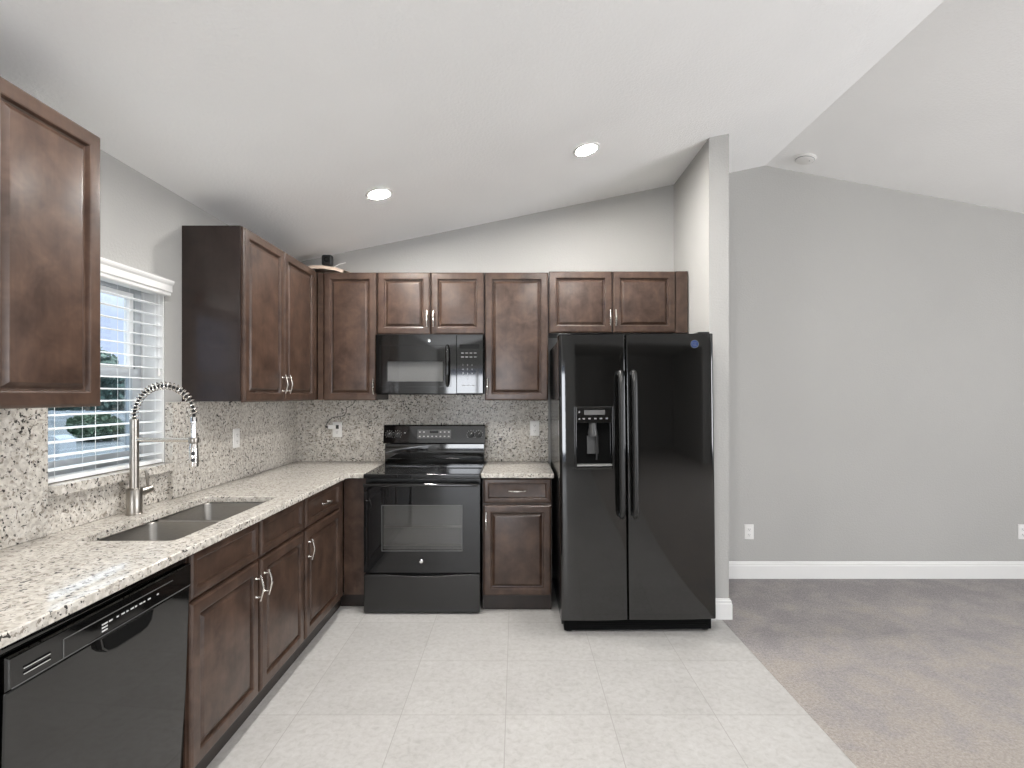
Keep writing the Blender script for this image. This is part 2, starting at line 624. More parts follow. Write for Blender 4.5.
# rear wall with the sliding door opening and one into the added dark hall
rr_ = MB()
for poly in ([(-1.95, 0), (-1.6, 0), (-1.6, ceil_z(-1.6)), (-1.95, ceil_z(-1.95))],
             [(-1.6, 2.08), (-0.04, 2.08), (-0.04, ceil_z(-0.04)), (-1.6, ceil_z(-1.6))],
             [(-0.04, 0), (0.62, 0), (0.62, ceil_z(0.62)), (-0.04, ceil_z(-0.04))],
             [(0.62, 2.45), (4.4, 2.45), (4.4, ceil_z(4.4)), (RIDGE_X, RIDGE_Z), (0.62, ceil_z(0.62))],
             [(4.4, 0), (XR + 0.2, 0), (XR + 0.2, ceil_z(XR + 0.2)), (4.4, ceil_z(4.4))]):
    rr_.prism(poly, XZ, YR - 0.15, YR)
struct(rr_.build('wall_rear', M['wall'], smooth=False))
hall_added = MB().box(0.47, 0.62, -8.0, YR - 0.15, 0, 2.5).box(4.4, 4.55, -8.0, YR - 0.15, 0, 2.5).box(0.47, 4.55, -8.15, -8.0, 0, 2.5)  # unseen dark hall, added so the refrigerator doors reflect a dim area
hall_added.box(0.47, 4.55, -8.15, YR - 0.15, 2.5, 2.6)
struct(hall_added.build('wall_hall_added', M['wall'], smooth=False))
struct(MB().box(0.47, 4.55, -8.15, YR - 0.2, -0.12, 0.006).build('floor_hall_added', M['carpet']))
# partition stub beside the refrigerator
PX0, PX1, PY0 = 1.233, 1.36, 3.29
pp = [(PX0, 0), (PX1, 0), (PX1, ceil_z(PX1)), (PX0, ceil_z(PX0))]
struct(MB().prism(pp, XZ, PY0, YB).build('wall_partition', M['wall'], smooth=False))

# baseboards: stepped profile (offset from wall, height)
BB = [(0.0, 0.0), (0.016, 0.0), (0.016, 0.098), (0.012, 0.104), (0.012, 0.118), (0.008, 0.119), (0.006, 0.128), (0.0, 0.131)]
struct(MB().prism(BB, lambda a, b, h: (h, YB - a, 0.001 + b), PX1, XR).build('baseboard_back', M['trim'], angle=20))
pb = MB()
outs = [[(PX1 + a, YB - 0.017, b), (PX1 + a, PY0 - a, b), (PX0 - a, PY0 - a, b), (PX0 - a, YB - 0.02, b)] for a, b in BB]
rows = [[pb.bm.verts.new((x, y, z + 0.001)) for x, y, z in r] for r in outs]
for a, b in zip(rows, rows[1:]):
    for k in range(3):
        pb.bm.faces.new((a[k], a[k + 1], b[k + 1], b[k]))
struct(pb.build('baseboard_partition', M['trim'], angle=20))

# sliding door and rear/living windows: frames and panes
d1 = thing('door_1', 'sliding glass door behind the camera', 'door', (-0.55, YR - 0.08, 0))
fr = MB()
for x in (-1.6, -0.85, -0.10):
    fr.box(x, x + 0.06, YR - 0.11, YR - 0.05, 0.0, 2.08)
fr.box(-1.54, -0.10, YR - 0.11, YR - 0.05, 2.0, 2.08).box(-1.54, -0.10, YR - 0.11, YR - 0.05, 0.0, 0.08)
fr.build('door_frame', M['vinyl'], d1)
struct(d1)

# ------------------------------------------------------------------ kitchen window
win = thing('window_1', 'single hung kitchen window behind white blinds', 'window', (-1.88, 2.22, W_Z0))
struct(win)
f = MB()
FX0, FX1 = -1.90, -1.855
f.box(FX0, FX1, W_Y1 - 0.045, W_Y1, W_Z0, W_Z1).box(FX0, FX1, W_Y0, W_Y0 + 0.045, W_Z0, W_Z1)
f.box(FX0, FX1, W_Y0 + 0.045, W_Y1 - 0.045, W_Z1 - 0.05, W_Z1).box(FX0, FX1, W_Y0 + 0.045, W_Y1 - 0.045, W_Z0, W_Z0 + 0.03)
f.build('window_frame', M['alu'], win)
s = MB()
MEET = 1.545
s.box(-1.887, -1.862, W_Y1 - 0.075, W_Y1 - 0.047, MEET - 0.02, W_Z1 - 0.052).box(-1.887, -1.862, W_Y0 + 0.047, W_Y0 + 0.075, MEET - 0.02, W_Z1 - 0.052)
s.box(-1.887, -1.862, W_Y0 + 0.075, W_Y1 - 0.075, W_Z1 - 0.08, W_Z1 - 0.052).box(-1.887, -1.862, W_Y0 + 0.075, W_Y1 - 0.075, MEET - 0.02, MEET + 0.02)
s.build('upper_sash', M['vinyl'], win)
s = MB()
s.box(-1.861, -1.842, W_Y1 - 0.082, W_Y1 - 0.047, W_Z0 + 0.031, MEET + 0.01).box(-1.861, -1.842, W_Y0 + 0.047, W_Y0 + 0.082, W_Z0 + 0.031, MEET + 0.01)
s.box(-1.861, -1.842, W_Y0 + 0.082, W_Y1 - 0.082, MEET - 0.03, MEET + 0.01).box(-1.861, -1.842, W_Y0 + 0.082, W_Y1 - 0.082, W_Z0 + 0.031, W_Z0 + 0.07)
s.build('lower_sash', M['alu'], win)
MB().box(-1.8755, -1.8735, W_Y0 + 0.075, W_Y1 - 0.075, MEET + 0.02, W_Z1 - 0.08).build('upper_pane', M['glass'], win)
MB().box(-1.8525, -1.8505, W_Y0 + 0.082, W_Y1 - 0.082, W_Z0 + 0.07, MEET - 0.03).build('lower_pane', M['glass'], win)
MB().box(-1.8965, -1.896, W_Y0 + 0.045, W_Y1 - 0.045, W_Z0 + 0.03, MEET).build('insect_screen', M['screen'], win)

j = MB()
j.box(-1.854, -1.745, W_Y1 - 0.006, W_Y1 - 0.0005, W_Z0 + 0.001, W_Z1).box(-1.854, -1.745, W_Y0 + 0.0005, W_Y0 + 0.006, W_Z0 + 0.001, W_Z1).box(-1.854, -1.745, W_Y0 + 0.006, W_Y1 - 0.006, W_Z1 - 0.004, W_Z1)
j.build('jamb_lining', M['trim'], win)
sill = MB().box(-1.853, -1.690, W_Y0 + 0.002, W_Y1 - 0.002, W_Z0 - 0.040, W_Z0 - 0.001, 0.004).build('window_sill', M['granite'])
struct(sill, 'speckled granite sill under the kitchen window')

# blinds
BLX = -1.775
bl = thing('window_blind', 'white horizontal slat blind covering the kitchen window above the sink', 'blind', (BLX, 2.22, W_Z0))
v = MB()
vp = [(-1.738, 1.975), (-1.738, 1.918), (-1.712, 1.918), (-1.708, 1.922), (-1.708, 1.934), (-1.700, 1.938), (-1.700, 1.968), (-1.693, 1.976), (-1.690, 1.984), (-1.690, 1.992), (-1.738, 1.992)]
v.prism(vp, lambda a, b, h: (a, h, b), W_Y0 - 0.02, W_Y1 - 0.004)
v.build('valance', M['trim'], bl, angle=20)
MB().box(BLX - 0.025, BLX + 0.028, W_Y0 + 0.008, W_Y1 - 0.008, W_Z1 - 0.048, W_Z1 - 0.004).build('headrail', M['slat'], bl)
sl = MB()
z = W_Z0 + 0.048
while z < W_Z1 - 0.06:
    tl = math.radians(-3.5)
    hw = 0.025
    pts = [(-hw, -0.0014), (0, 0.001), (hw, -0.0014), (hw, 0.0014), (0, 0.0038), (-hw, 0.0014)]
    sl.prism([(BLX + a * math.cos(tl) - b * math.sin(tl), z + a * math.sin(tl) + b * math.cos(tl)) for a, b in pts], lambda a, b, h: (a, h, b), W_Y0 + 0.008, W_Y1 - 0.008)
    z += 0.0522
sl.build('slats', M['slat'], bl)
MB().box(BLX - 0.026, BLX + 0.026, W_Y0 + 0.008, W_Y1 - 0.008, W_Z0 + 0.002, W_Z0 + 0.020, 0.003).build('bottom_rail', M['slat'], bl)
lc = MB()
for y in (W_Y0 + 0.06, W_Y0 + 0.25, W_Y0 + 0.44, W_Y1 - 0.06):
    for dx in (-0.027, 0.0275):
        lc.cyl((BLX + dx, y, W_Z0 + 0.012), (BLX + dx, y, W_Z1 - 0.02), 0.0010, n=6)
lc.build('ladder_cords', M['slat'], bl)
pc = MB().cyl((BLX + 0.036, W_Y1 - 0.045, 1.56), (BLX + 0.036, W_Y1 - 0.045, 1.93), 0.0012, n=6)
pc.build('pull_cord', M['slat'], bl)
MB().lathe((BLX + 0.036, W_Y1 - 0.045, 1.52), [(0, 0), (0.008, 0.003), (0.007, 0.02), (0.003, 0.04), (0, 0.042)], 12).build('cord_tassel', M['white_plastic'], bl)

# ------------------------------------------------------------------ cabinets
BACK = lambda y0: (lambda u, v, w: (u, y0 - w, v))      # face looking at the camera, u = x
LEFT = lambda x0: (lambda u, v, w: (x0 + w, u, v))      # face looking to the right, u = y
DOOR = [(0.0, 0.0), (0.0, 0.010), (0.003, 0.0155), (0.010, 0.0195), (0.014, 0.020), (0.046, 0.020), (0.050, 0.0185), (0.054, 0.0060), (0.060, 0.0050), (0.064, 0.0085), (0.076, 0.0165), (0.080, 0.0172)]
FRONT = [(0.0, 0.0), (0.0, 0.010), (0.003, 0.0155), (0.009, 0.0195), (0.012, 0.020), (0.030, 0.020), (0.034, 0.0180), (0.038, 0.0065), (0.042, 0.0060)]


def handle(parent, fn, u, v, vertical=True, w0=0.020):
    mb = MB()

    def P(a, w):
        return fn(u, v + a, w0 + w) if vertical else fn(u + a, v, w0 + w)
    for a in (-0.040, 0.040):
        mb.sweep([P(a, -0.001), P(a, 0.004), P(a, 0.022)], [0.0065, 0.0045, 0.0042], 10)
    path, rad = [], []
    for i in range(17):
        t = -1 + i / 8
        path.append(P(t * 0.056, 0.031 - 0.013 * abs(t) ** 1.25))
        rad.append(0.0036 + 0.0024 * (1 - abs(t)) + (0.0008 if abs(t) > 0.9 else 0))
    mb.sweep(path, rad, 10)
    h = mb.build('handle', M['nickel'], parent)
    h['label'] = 'satin nickel bow handle'
    return h


def door(parent, fn, u0, u1, v0, v1, hu=None, hv=None, prof=DOOR, name='door', vertical=True):
    d = MB().nested(fn, u0, u1, v0, v1, prof).build(name, M['wood'], parent, angle=12)
    if hu is not None:
        handle(d, fn, hu, hv, vertical)
    return d


UZ0, UZ1 = 1.391, 2.305
UX = -1.435            # front of the left run's carcasses; doors end at -1.415
UY = 3.683             # front of the back run's carcasses; doors end at 3.663

# near cabinet on the left wall
c = thing('wall_cabinet', 'dark brown wall cabinet cut off at the left edge, left of the window', 'cabinet', (-1.58, 1.36, UZ0), 'dark wall cabinets')
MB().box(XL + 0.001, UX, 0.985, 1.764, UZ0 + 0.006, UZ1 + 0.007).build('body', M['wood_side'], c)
door(c, LEFT(UX), 0.988, 1.362, UZ0, UZ1 + 0.005, 1.335, UZ0 + 0.10)
door(c, LEFT(UX), 1.366, 1.762, UZ0, UZ1 + 0.005)
# corner cabinet on the left wall
c = thing('wall_cabinet', 'two-door wall cabinet with plain dark side panel between window and room corner', 'cabinet', (-1.58, 3.3, UZ0), 'dark wall cabinets')
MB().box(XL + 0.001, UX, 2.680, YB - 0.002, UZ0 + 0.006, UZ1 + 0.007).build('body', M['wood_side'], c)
MB().box(UX, UX + 0.018, 3.632, 3.662, UZ0 + 0.004, UZ1 - 0.002).build('filler_strip', M['wood'], c)
door(c, LEFT(UX), 2.688, 3.150, UZ0, UZ1 + 0.005, 3.122, UZ0 + 0.105)
door(c, LEFT(UX), 3.156, 3.628, UZ0, UZ1 + 0.005, 3.186, UZ0 + 0.105)
# back wall, tall single door beside the corner
c = thing('wall_cabinet', 'tall single-door wall cabinet left of the microwave, beside the corner', 'cabinet', (-1.2, 3.85, UZ0), 'dark wall cabinets')
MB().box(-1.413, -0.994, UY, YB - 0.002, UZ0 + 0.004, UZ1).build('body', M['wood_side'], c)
MB().box(-1.412, -1.374, UY - 0.012, UY, UZ0 + 0.004, UZ1 - 0.002).build('filler_strip', M['wood'], c)
door(c, BACK(UY), -1.372, -0.996, UZ0, UZ1 - 0.002, -1.010, UZ0 + 0.100)
# above the microwave
c = thing('wall_cabinet', 'short two-door wall cabinet directly above the microwave', 'cabinet', (-0.61, 3.85, 1.862), 'dark wall cabinets')
MB().box(-0.992, -0.226, UY, YB - 0.002, 1.864, UZ1).build('body', M['wood_side'], c)
door(c, BACK(UY), -0.989, -0.612, 1.862, UZ1 - 0.002, -0.632, 1.972)
door(c, BACK(UY), -0.606, -0.229, 1.862, UZ1 - 0.002, -0.586, 1.972)
# tall, right of the microwave
c = thing('wall_cabinet', 'tall single-door wall cabinet between the microwave and the refrigerator', 'cabinet', (0.0, 3.85, UZ0), 'dark wall cabinets')
MB().box(-0.224, 0.231, UY, YB - 0.002, UZ0 + 0.004, UZ1).build('body', M['wood_side'], c)
door(c, BACK(UY), -0.221, 0.228, UZ0, UZ1 - 0.002, -0.203, UZ0 + 0.100)
# above the refrigerator
c = thing('wall_cabinet', 'short wide two-door wall cabinet over the black refrigerator', 'cabinet', (0.7, 3.85, 1.873), 'dark wall cabinets')
MB().box(0.233, 1.138, UY, YB - 0.002, 1.875, UZ1 + 0.006).build('body', M['wood_side'], c)
door(c, BACK(UY), 0.237, 0.684, 1.873, UZ1 + 0.006, 0.668, 1.978)
door(c, BACK(UY), 0.690, 1.137, 1.873, UZ1 + 0.006, 0.708, 1.978)
MB().box(1.139, 1.222, UY - 0.016, UY + 0.003, 1.873, UZ1 + 0.006).build('filler_strip', M['wood'], c)

# base cabinets on the left wall
CT0, CT1 = 0.884, 0.914
BX = -1.15              # carcass front; doors end at -1.13
BZ = 0.100
c = thing('base_cabinet', 'dark sink base cabinet with two doors and blank drawer fronts', 'cabinet', (-1.4, 2.28, 0), 'dark base cabinets')
b = MB()
b.box(XL + 0.002, BX, 1.792, 1.810, BZ, CT0 - 0.001).box(XL + 0.002, BX, 2.748, 2.766, BZ, CT0 - 0.001)
b.box(XL + 0.002, BX, 1.810, 2.748, BZ, BZ + 0.018).box(XL + 0.002, XL + 0.012, 1.810, 2.748, BZ + 0.018, CT0 - 0.001)
b.box(BX - 0.02, BX, 1.810, 1.835, BZ + 0.018, CT0 - 0.001).box(BX - 0.02, BX, 2.255, 2.300, BZ + 0.018, CT0 - 0.001).box(BX - 0.02, BX, 2.725, 2.748, BZ + 0.018, CT0 - 0.001)
b.box(BX - 0.02, BX, 1.835, 2.255, 0.69, 0.72).box(BX - 0.02, BX, 2.300, 2.725, 0.69, 0.72).box(BX - 0.02, BX, 1.835, 2.255, CT0 - 0.03, CT0 - 0.001).box(BX - 0.02, BX, 2.300, 2.725, CT0 - 0.03, CT0 - 0.001)
b.build('body', M['wood'], c)
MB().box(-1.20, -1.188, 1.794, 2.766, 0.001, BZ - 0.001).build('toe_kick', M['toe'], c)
door(c, LEFT(BX), 1.796, 2.268, BZ + 0.012, 0.700, 2.240, 0.590)
door(c, LEFT(BX), 2.288, 2.752, BZ + 0.012, 0.700, 2.316, 0.590)
door(c, LEFT(BX), 1.796, 2.268, 0.712, CT0 - 0.006, prof=FRONT, name='drawer_front')
door(c, LEFT(BX), 2.288, 2.752, 0.712, CT0 - 0.006, prof=FRONT, name='drawer_front')
c = thing('base_cabinet', 'narrow dark base cabinet with one drawer and one door beside the inside corner', 'cabinet', (-1.4, 3.05, 0), 'dark base cabinets')
MB().box(XL + 0.002, BX, 2.768, 3.425, BZ, CT0 - 0.001).build('body', M['wood'], c)
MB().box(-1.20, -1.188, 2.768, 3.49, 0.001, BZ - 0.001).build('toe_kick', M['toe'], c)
door(c, LEFT(BX), 2.778, 3.318, BZ + 0.012, 0.700, 2.808, 0.590)
dr = door(c, LEFT(BX), 2.778, 3.318, 0.712, CT0 - 0.006, 3.05, 0.795, prof=FRONT, name='drawer', vertical=False)
# corner filler panel next to the range
c = thing('corner_panel', 'plain dark wood filler panel in the corner beside the range', 'panel', (-1.07, 3.5, 0))
MB().box(-1.146, -0.999, 3.432, 3.45, BZ, CT0 - 0.001).build('panel', M['wood'], c)
MB().box(-1.186, -0.999, 3.484, 3.496, 0.001, BZ - 0.001).build('toe_kick', M['toe'], c)
# end panel of the left run
tag(MB().box(XL + 0.002, BX + 0.015, 1.095, 1.128, 0.001, CT0 - 0.001).build('end_panel', M['wood_side']), 'dark end panel closing the cabinet run past the dishwasher', 'panel')
# small base cabinet between range and refrigerator
c = thing('base_cabinet', 'small dark base cabinet between the range and the refrigerator', 'cabinet', (0.0, 3.7, 0), 'dark base cabinets')
MB().box(-0.221, 0.236, 3.420, YB - 0.002, BZ, CT0 - 0.001).build('body', M['wood'], c)
MB().box(-0.221, 0.236, 3.435, 3.447, 0.001, BZ - 0.001).build('toe_kick', M['toe'], c)
door(c, BACK(3.420), -0.216, 0.232, BZ + 0.004, 0.703, -0.197, 0.600)
door(c, BACK(3.420), -0.216, 0.232, 0.715, CT0 - 0.006, 0.008, 0.798, prof=FRONT, name='drawer', vertical=False)

# ------------------------------------------------------------------ counters and backsplash


def round_rect(x0, x1, y0, y1, r, n=8):
    pts = []
    for cx, cy, a0 in ((x1 - r, y1 - r, 0), (x0 + r, y1 - r, 90), (x0 + r, y0 + r, 180), (x1 - r, y0 + r, 270)):
        for k in range(n + 1):
            a = math.radians(a0 + 90 * k / n)
            pts.append((cx + r * math.cos(a), cy + r * math.sin(a)))
    return pts


SX0, SX1, SY0, SY1 = -1.572, -1.208, 1.826, 2.615


def slab(outer, hole, z0, z1, name):
    mb = MB()
    bm = mb.bm
    edges = []
    for loop in ([outer] if hole is None else [outer, hole]):
        vs = [bm.verts.new((x, y, z1)) for x, y in loop]
        for k in range(len(vs)):
            edges.append(bm.edges.new((vs[k], vs[(k + 1) % len(vs)])))
    bmesh.ops.triangle_fill(bm, use_beauty=True, use_dissolve=False, edges=edges)
    r = bmesh.ops.extrude_face_region(bm, geom=bm.faces[:])
    bmesh.ops.translate(bm, vec=(0, 0, z0 - z1), verts=[e for e in r['geom'] if isinstance(e, bmesh.types.BMVert)])
    o = mb.build(name, M['granite'], angle=30)
    bv = o.modifiers.new('edge', 'BEVEL')
    bv.width = 0.004
    bv.segments = 3
    bv.limit_method = 'ANGLE'
    bv.angle_limit = math.radians(50)
    return o


GF = -1.717             # front face of the left backsplash
GFR = -1.702            # the corner slab sits a little proud
CX = -1.106
outer = [(-1.738, 1.085), (CX, 1.085), (CX, 3.355), (CX + 0.012, 3.378), (-0.998, 3.378), (-0.998, YB - 0.002), (-1.738, YB - 0.002)]
tag(slab(outer, round_rect(SX0, SX1, SY0, SY1, 0.032), CT0, CT1, 'countertop'), 'L-shaped speckled granite countertop with the sink cut into it', 'countertop')
tag(slab([(-0.229, 3.378), (0.249, 3.378), (0.249, YB - 0.002), (-0.229, YB - 0.002)], None, CT0, CT1, 'countertop'), 'short granite countertop piece between the range and the refrigerator', 'countertop')
ZC = CT1 + 0.001
tag(MB().box(XL + 0.0005, GF, 1.09, W_Y0, ZC, UZ0 + 0.004, 0.0015).build('backsplash', M['granite_wall']), 'granite backsplash slab left of the kitchen window', 'backsplash')
tag(MB().box(XL + 0.0005, GF - 0.008, W_Y0 + 0.001, W_Y1 - 0.001, ZC, W_Z0 - 0.042, 0.001).build('backsplash', M['granite_wall']), 'low granite backsplash strip beneath the window sill, behind the faucet', 'backsplash')
tag(MB().box(XL + 0.0005, GFR, W_Y1, YB - 0.024, ZC, UZ0 + 0.004, 0.0015).build('backsplash', M['granite_wall']), 'granite backsplash slab on the left wall between window and corner', 'backsplash')
YG = YB - 0.022
bsp = [(XL + 0.001, ZC), (0.250, ZC), (0.250, UZ0 + 0.002), (-0.228, UZ0 + 0.002), (-0.228, 1.46), (-0.990, 1.46), (-0.990, UZ0 + 0.002), (XL + 0.001, UZ0 + 0.002)]
tag(MB().prism(bsp, XZ, YG, YB - 0.0005).build('backsplash', M['granite_wall'], smooth=False), 'granite backsplash slab on the back wall behind the range', 'backsplash')

# ------------------------------------------------------------------ sink
sk = thing('sink', 'stainless steel double bowl undermount sink in the granite counter', 'sink', (-1.36, 2.2, 0.68))
DIV = 2.245


def bowl(x0, x1, y0, y1, ztop, zbot, rt, name):
    mb = MB()
    loops = []
    for ins, z, r in ((-0.012, ztop, rt + 0.012), (0.0, ztop, rt), (0.003, ztop - 0.006, rt), (0.008, zbot + 0.03, rt), (0.016, zbot + 0.010, rt), (0.036, zbot, rt * 0.8)):
        loops.append([mb.bm.verts.new((x, y, z)) for x, y in round_rect(x0 + ins, x1 - ins, y0 + ins, y1 - ins, max(0.008, r - ins * 0.5))])
    n = len(loops[0])
    for a, b_ in zip(loops, loops[1:]):
        for k in range(n):
            mb.bm.faces.new((a[k], a[(k + 1) % n], b_[(k + 1) % n], b_[k]))
    mb.bm.faces.new(loops[-1])
    o = mb.build(name, M['steel'], sk, angle=40)
    so = o.modifiers.new('gauge', 'SOLIDIFY')
    so.thickness = 0.0012
    so.offset = 0
    cx, cy = (x0 + x1) / 2, (y0 + y1) / 2
    MB().lathe((cx, cy, zbot + 0.001), [(0.044, 0.0), (0.042, 0.003), (0.03, 0.001), (0.0, 0.0006)], 28).build('drain', M['chrome'], o)
    return o


bowl(SX0 - 0.002, SX1 + 0.002, SY0 - 0.002, DIV - 0.020, 0.8815, 0.70, 0.032, 'near_bowl')
bowl(SX0 - 0.002, SX1 + 0.002, DIV + 0.008, SY1 + 0.002, 0.8815, 0.68, 0.032, 'far_bowl')

# ------------------------------------------------------------------ faucet
FXc, FYc = -1.655, 2.233
fa = thing('faucet', 'brushed nickel spring-neck kitchen faucet standing behind the sink', 'faucet', (FXc, FYc, CT1))
MB().lathe((FXc, FYc, CT1 + 0.0005), [(0.0, 0), (0.032, 0), (0.032, 0.004), (0.030, 0.006), (0.030, 0.108), (0.028, 0.111), (0.017, 0.112), (0, 0.112)], 36).build('base', M['faucet'], fa)
MB().lathe((FXc, FYc, 1.0265), [(0.0, 0), (0.0172, 0), (0.0172, 0.297), (0.015, 0.300), (0, 0.300)], 30).build('post', M['faucet'], fa)
R_ARCH = 0.129
XS = FXc + 2 * R_ARCH


def arch(t):
    """t 0..1 along riser, arch, drop"""
    L1, L2, L3 = 0.015, math.pi * R_ARCH, 0.0
    s_ = t * (L1 + L2 + L3)
    if s_ < L1:
        return Vector((FXc, FYc, 1.3266 + s_))
    a = (s_ - L1) / R_ARCH
    return Vector((FXc + R_ARCH - R_ARCH * math.cos(a), FYc, 1.3416 + R_ARCH * math.sin(a)))


hose = [arch(i / 40) for i in range(41)]
hose += [Vector((XS, FYc, 1.33)), Vector((XS + 0.001, FYc, 1.29)), Vector((XS + 0.001, FYc, 1.23))]
MB().sweep(hose, 0.0062, 10).build('hose', M['black_plastic'], fa)
sp = MB()
pts = []
TURNS, PER = 25, 14
for i in range(TURNS * PER + 1):
    t = i / (TURNS * PER)
    c0 = arch(t)
    d = (arch(min(1, t + 0.002)) - arch(max(0, t - 0.002))).normalized()
    s1 = Vector((0, 1, 0))
    s2 = d.cross(s1)
    a = 2 * math.pi * i / PER
    pts.append(c0 + (s1 * math.cos(a) + s2 * math.sin(a)) * 0.0150)
sp.sweep(pts, 0.0027, 6)
sp.build('spring', M['nickel'], fa)
MB().lathe((XS, FYc, 1.245), [(0, 0.0), (0.010, 0.0), (0.0085, 0.06), (0.0125, 0.064), (0.0125, 0.086), (0.010, 0.09), (0, 0.09)], 22).build('spout_sleeve', M['chrome'], fa)
MB().sweep([(FXc + 0.012, FYc, 1.236), (FXc + 0.10, FYc, 1.2355), (XS - 0.018, FYc, 1.2345)], [0.0095, 0.0092, 0.0092], 14).build('holder_arm', M['nickel'], fa)
MB().lathe((XS, FYc, 1.222), [(0.012, 0), (0.0195, 0), (0.0205, 0.003), (0.0205, 0.021), (0.0195, 0.024), (0.012, 0.024)], 26).build('holder_ring', M['faucet'], fa)
hd = MB()
hd.lathe((XS, FYc, 1.118), [(0, 0.0), (0.016, 0.0), (0.0185, 0.003), (0.0195, 0.02), (0.0185, 0.075), (0.0155, 0.100), (0.011, 0.112), (0, 0.112)], 28)
head = hd.build('spray_head', M['nickel'], fa)
for zb in (1.150, 1.178):
    MB().lathe((XS + 0.0065, FYc - 0.0150, zb), [(0.0, 0.0075), (0.007, 0.0065), (0.0095, 0.0)], 16, axis=(0.40, -0.92, 0)).build('spray_button', M['black_plastic'], head)
lv = MB()
lv.cyl((FXc + 0.005, FYc + 0.020, 1.003), (FXc + 0.018, FYc + 0.076, 1.012), 0.0175, 0.0175, 22)
lv = lv.build('valve', M['faucet'], fa)
MB().sweep([(FXc + 0.016, FYc + 0.060, 1.024), (FXc + 0.018, FYc + 0.055, 1.06), (FXc + 0.014, FYc + 0.048, 1.096)], [0.0055, 0.0065, 0.0060], 12).build('lever', M['faucet'], lv)

# ------------------------------------------------------------------ dishwasher
DY0, DY1 = 1.140, 1.788
dw = thing('dishwasher', 'black built-in dishwasher under the granite counter in the lower left', 'dishwasher', (-1.4, 1.46, 0))
MB().box(XL + 0.02, -1.192, DY0 + 0.004, DY1 - 0.004, 0.07, 0.868).build('tub', M['black_plastic'], dw)
MB().box(-1.222, -1.210, DY0 + 0.004, DY1 - 0.004, 0.001, 0.069).build('toe_panel', M['matte_black'], dw)
dd = MB().box(-1.159, -1.132, DY0, DY1, 0.075, 0.768, 0.005, 3).build('door_panel', M['black'], dw)
for vtx in dd.data.vertices:
    vtx.co.x -= (0.768 - vtx.co.z) * 0.034
FL = LEFT(-1.159)
cp_ = MB().nested(FL, DY0, DY1, 0.7705, 0.846, [(0, 0), (0, 0.026), (0.003, 0.031), (0.006, 0.0325)])
ctl = cp_.build('control_panel', M['black'], dw, angle=20)
MB().box(-1.159, -1.144, DY0 + 0.002, DY1 - 0.002, 0.850, 0.868, 0.003).build('top_rail', M['black'], dw)
tr = MB()
tr.box(-1.1268, -1.1255, 1.280, 1.283, 0.774, 0.822).box(-1.1268, -1.1255, 1.283, 1.690, 0.8205, 0.823)
tr.box(-1.1268, -1.1255, 1.15, 1.78, 0.7725, 0.7745)
tr.build('bright_line', M['dark_display'], ctl)
vn = MB()
for zz in (0.806, 0.793):
    vn.box(-1.1268, -1.1252, 1.178, 1.245, zz, zz + 0.004)
vn.build('vent_slots', M['matte_black'], ctl)
vh = MB()  # thin pale bars paint the highlight below each vent slot
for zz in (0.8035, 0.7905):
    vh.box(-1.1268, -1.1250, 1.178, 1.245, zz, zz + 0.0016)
vh.build('vent_highlights', M['key_mark'], ctl)
pk = MB()
pout = [(1.385 + 0.0, 0.772), (1.392, 0.742), (1.410, 0.726), (1.44, 0.720), (1.535, 0.720), (1.565, 0.726), (1.583, 0.742), (1.592, 0.772)]
pk.prism(pout, lambda a, b, h: (h, a, b), -1.1315, -1.118)
pk_o = pk.build('pocket_handle', M['black_satin'], dw)
pin = [(1.392, 0.770), (1.400, 0.743), (1.414, 0.730), (1.44, 0.725), (1.535, 0.725), (1.562, 0.730), (1.576, 0.743), (1.585, 0.770)]
MB().prism(pin, lambda a, b, h: (h, a, b), -1.1179, -1.1165).build('pocket_recess', M['matte_black'], pk_o)
km = MB()
for i, y in enumerate([1.40, 1.412, 1.425, 1.452, 1.470, 1.488, 1.505, 1.522, 1.540, 1.556, 1.575, 1.615]):
    for j in range(3 if i < 2 else 1):
        zz = 0.802 - 0.009 * j
        km.box(-1.1268, -1.1254, y, y + (0.008 if i % 2 else 0.012), zz, zz + 0.004)
km.build('printed_lettering', M['key_mark'], ctl)

# ------------------------------------------------------------------ range
RX0, RX1 = -0.993, -0.233
RC = (RX0 + RX1) / 2
ra = thing('range', 'black freestanding electric range with oven between the base cabinets', 'range', (RC, 3.66, 0))
RF = 3.352              # front of door and drawer
MB().box(RX0 + 0.002, RX1 - 0.002, RF + 0.045, YB - 0.028, 0.035, 0.885).build('body', M['black_satin'], ra)
for x in (RX0 + 0.04, RX1 - 0.04):
    for y in (RF + 0.07, YB - 0.09):
        MB().cyl((x, y, 0.0005), (x, y, 0.034), 0.016, 0.014, 14).build('foot', M['black_plastic'], ra)
# drawer with a scooped top edge
dp = [(RX0 + 0.002, 0.016), (RX1 - 0.002, 0.016)]
for i in range(21):
    t = 1 - i / 20
    x = RX0 + 0.002 + (RX1 - RX0 - 0.004) * t
    dp.append((x, 0.262 - 0.011 * max(0.0, 1 - ((t - 0.5) / 0.30) ** 2)))
dro = MB().prism(dp, lambda a, b, h: (a, h, b), RF, RF + 0.040).build('storage_drawer', M['black_satin'], ra, angle=30)
bv = dro.modifiers.new('edge', 'BEVEL')
bv.width, bv.segments, bv.limit_method = 0.006, 3, 'ANGLE'
bv.angle_limit = math.radians(45)
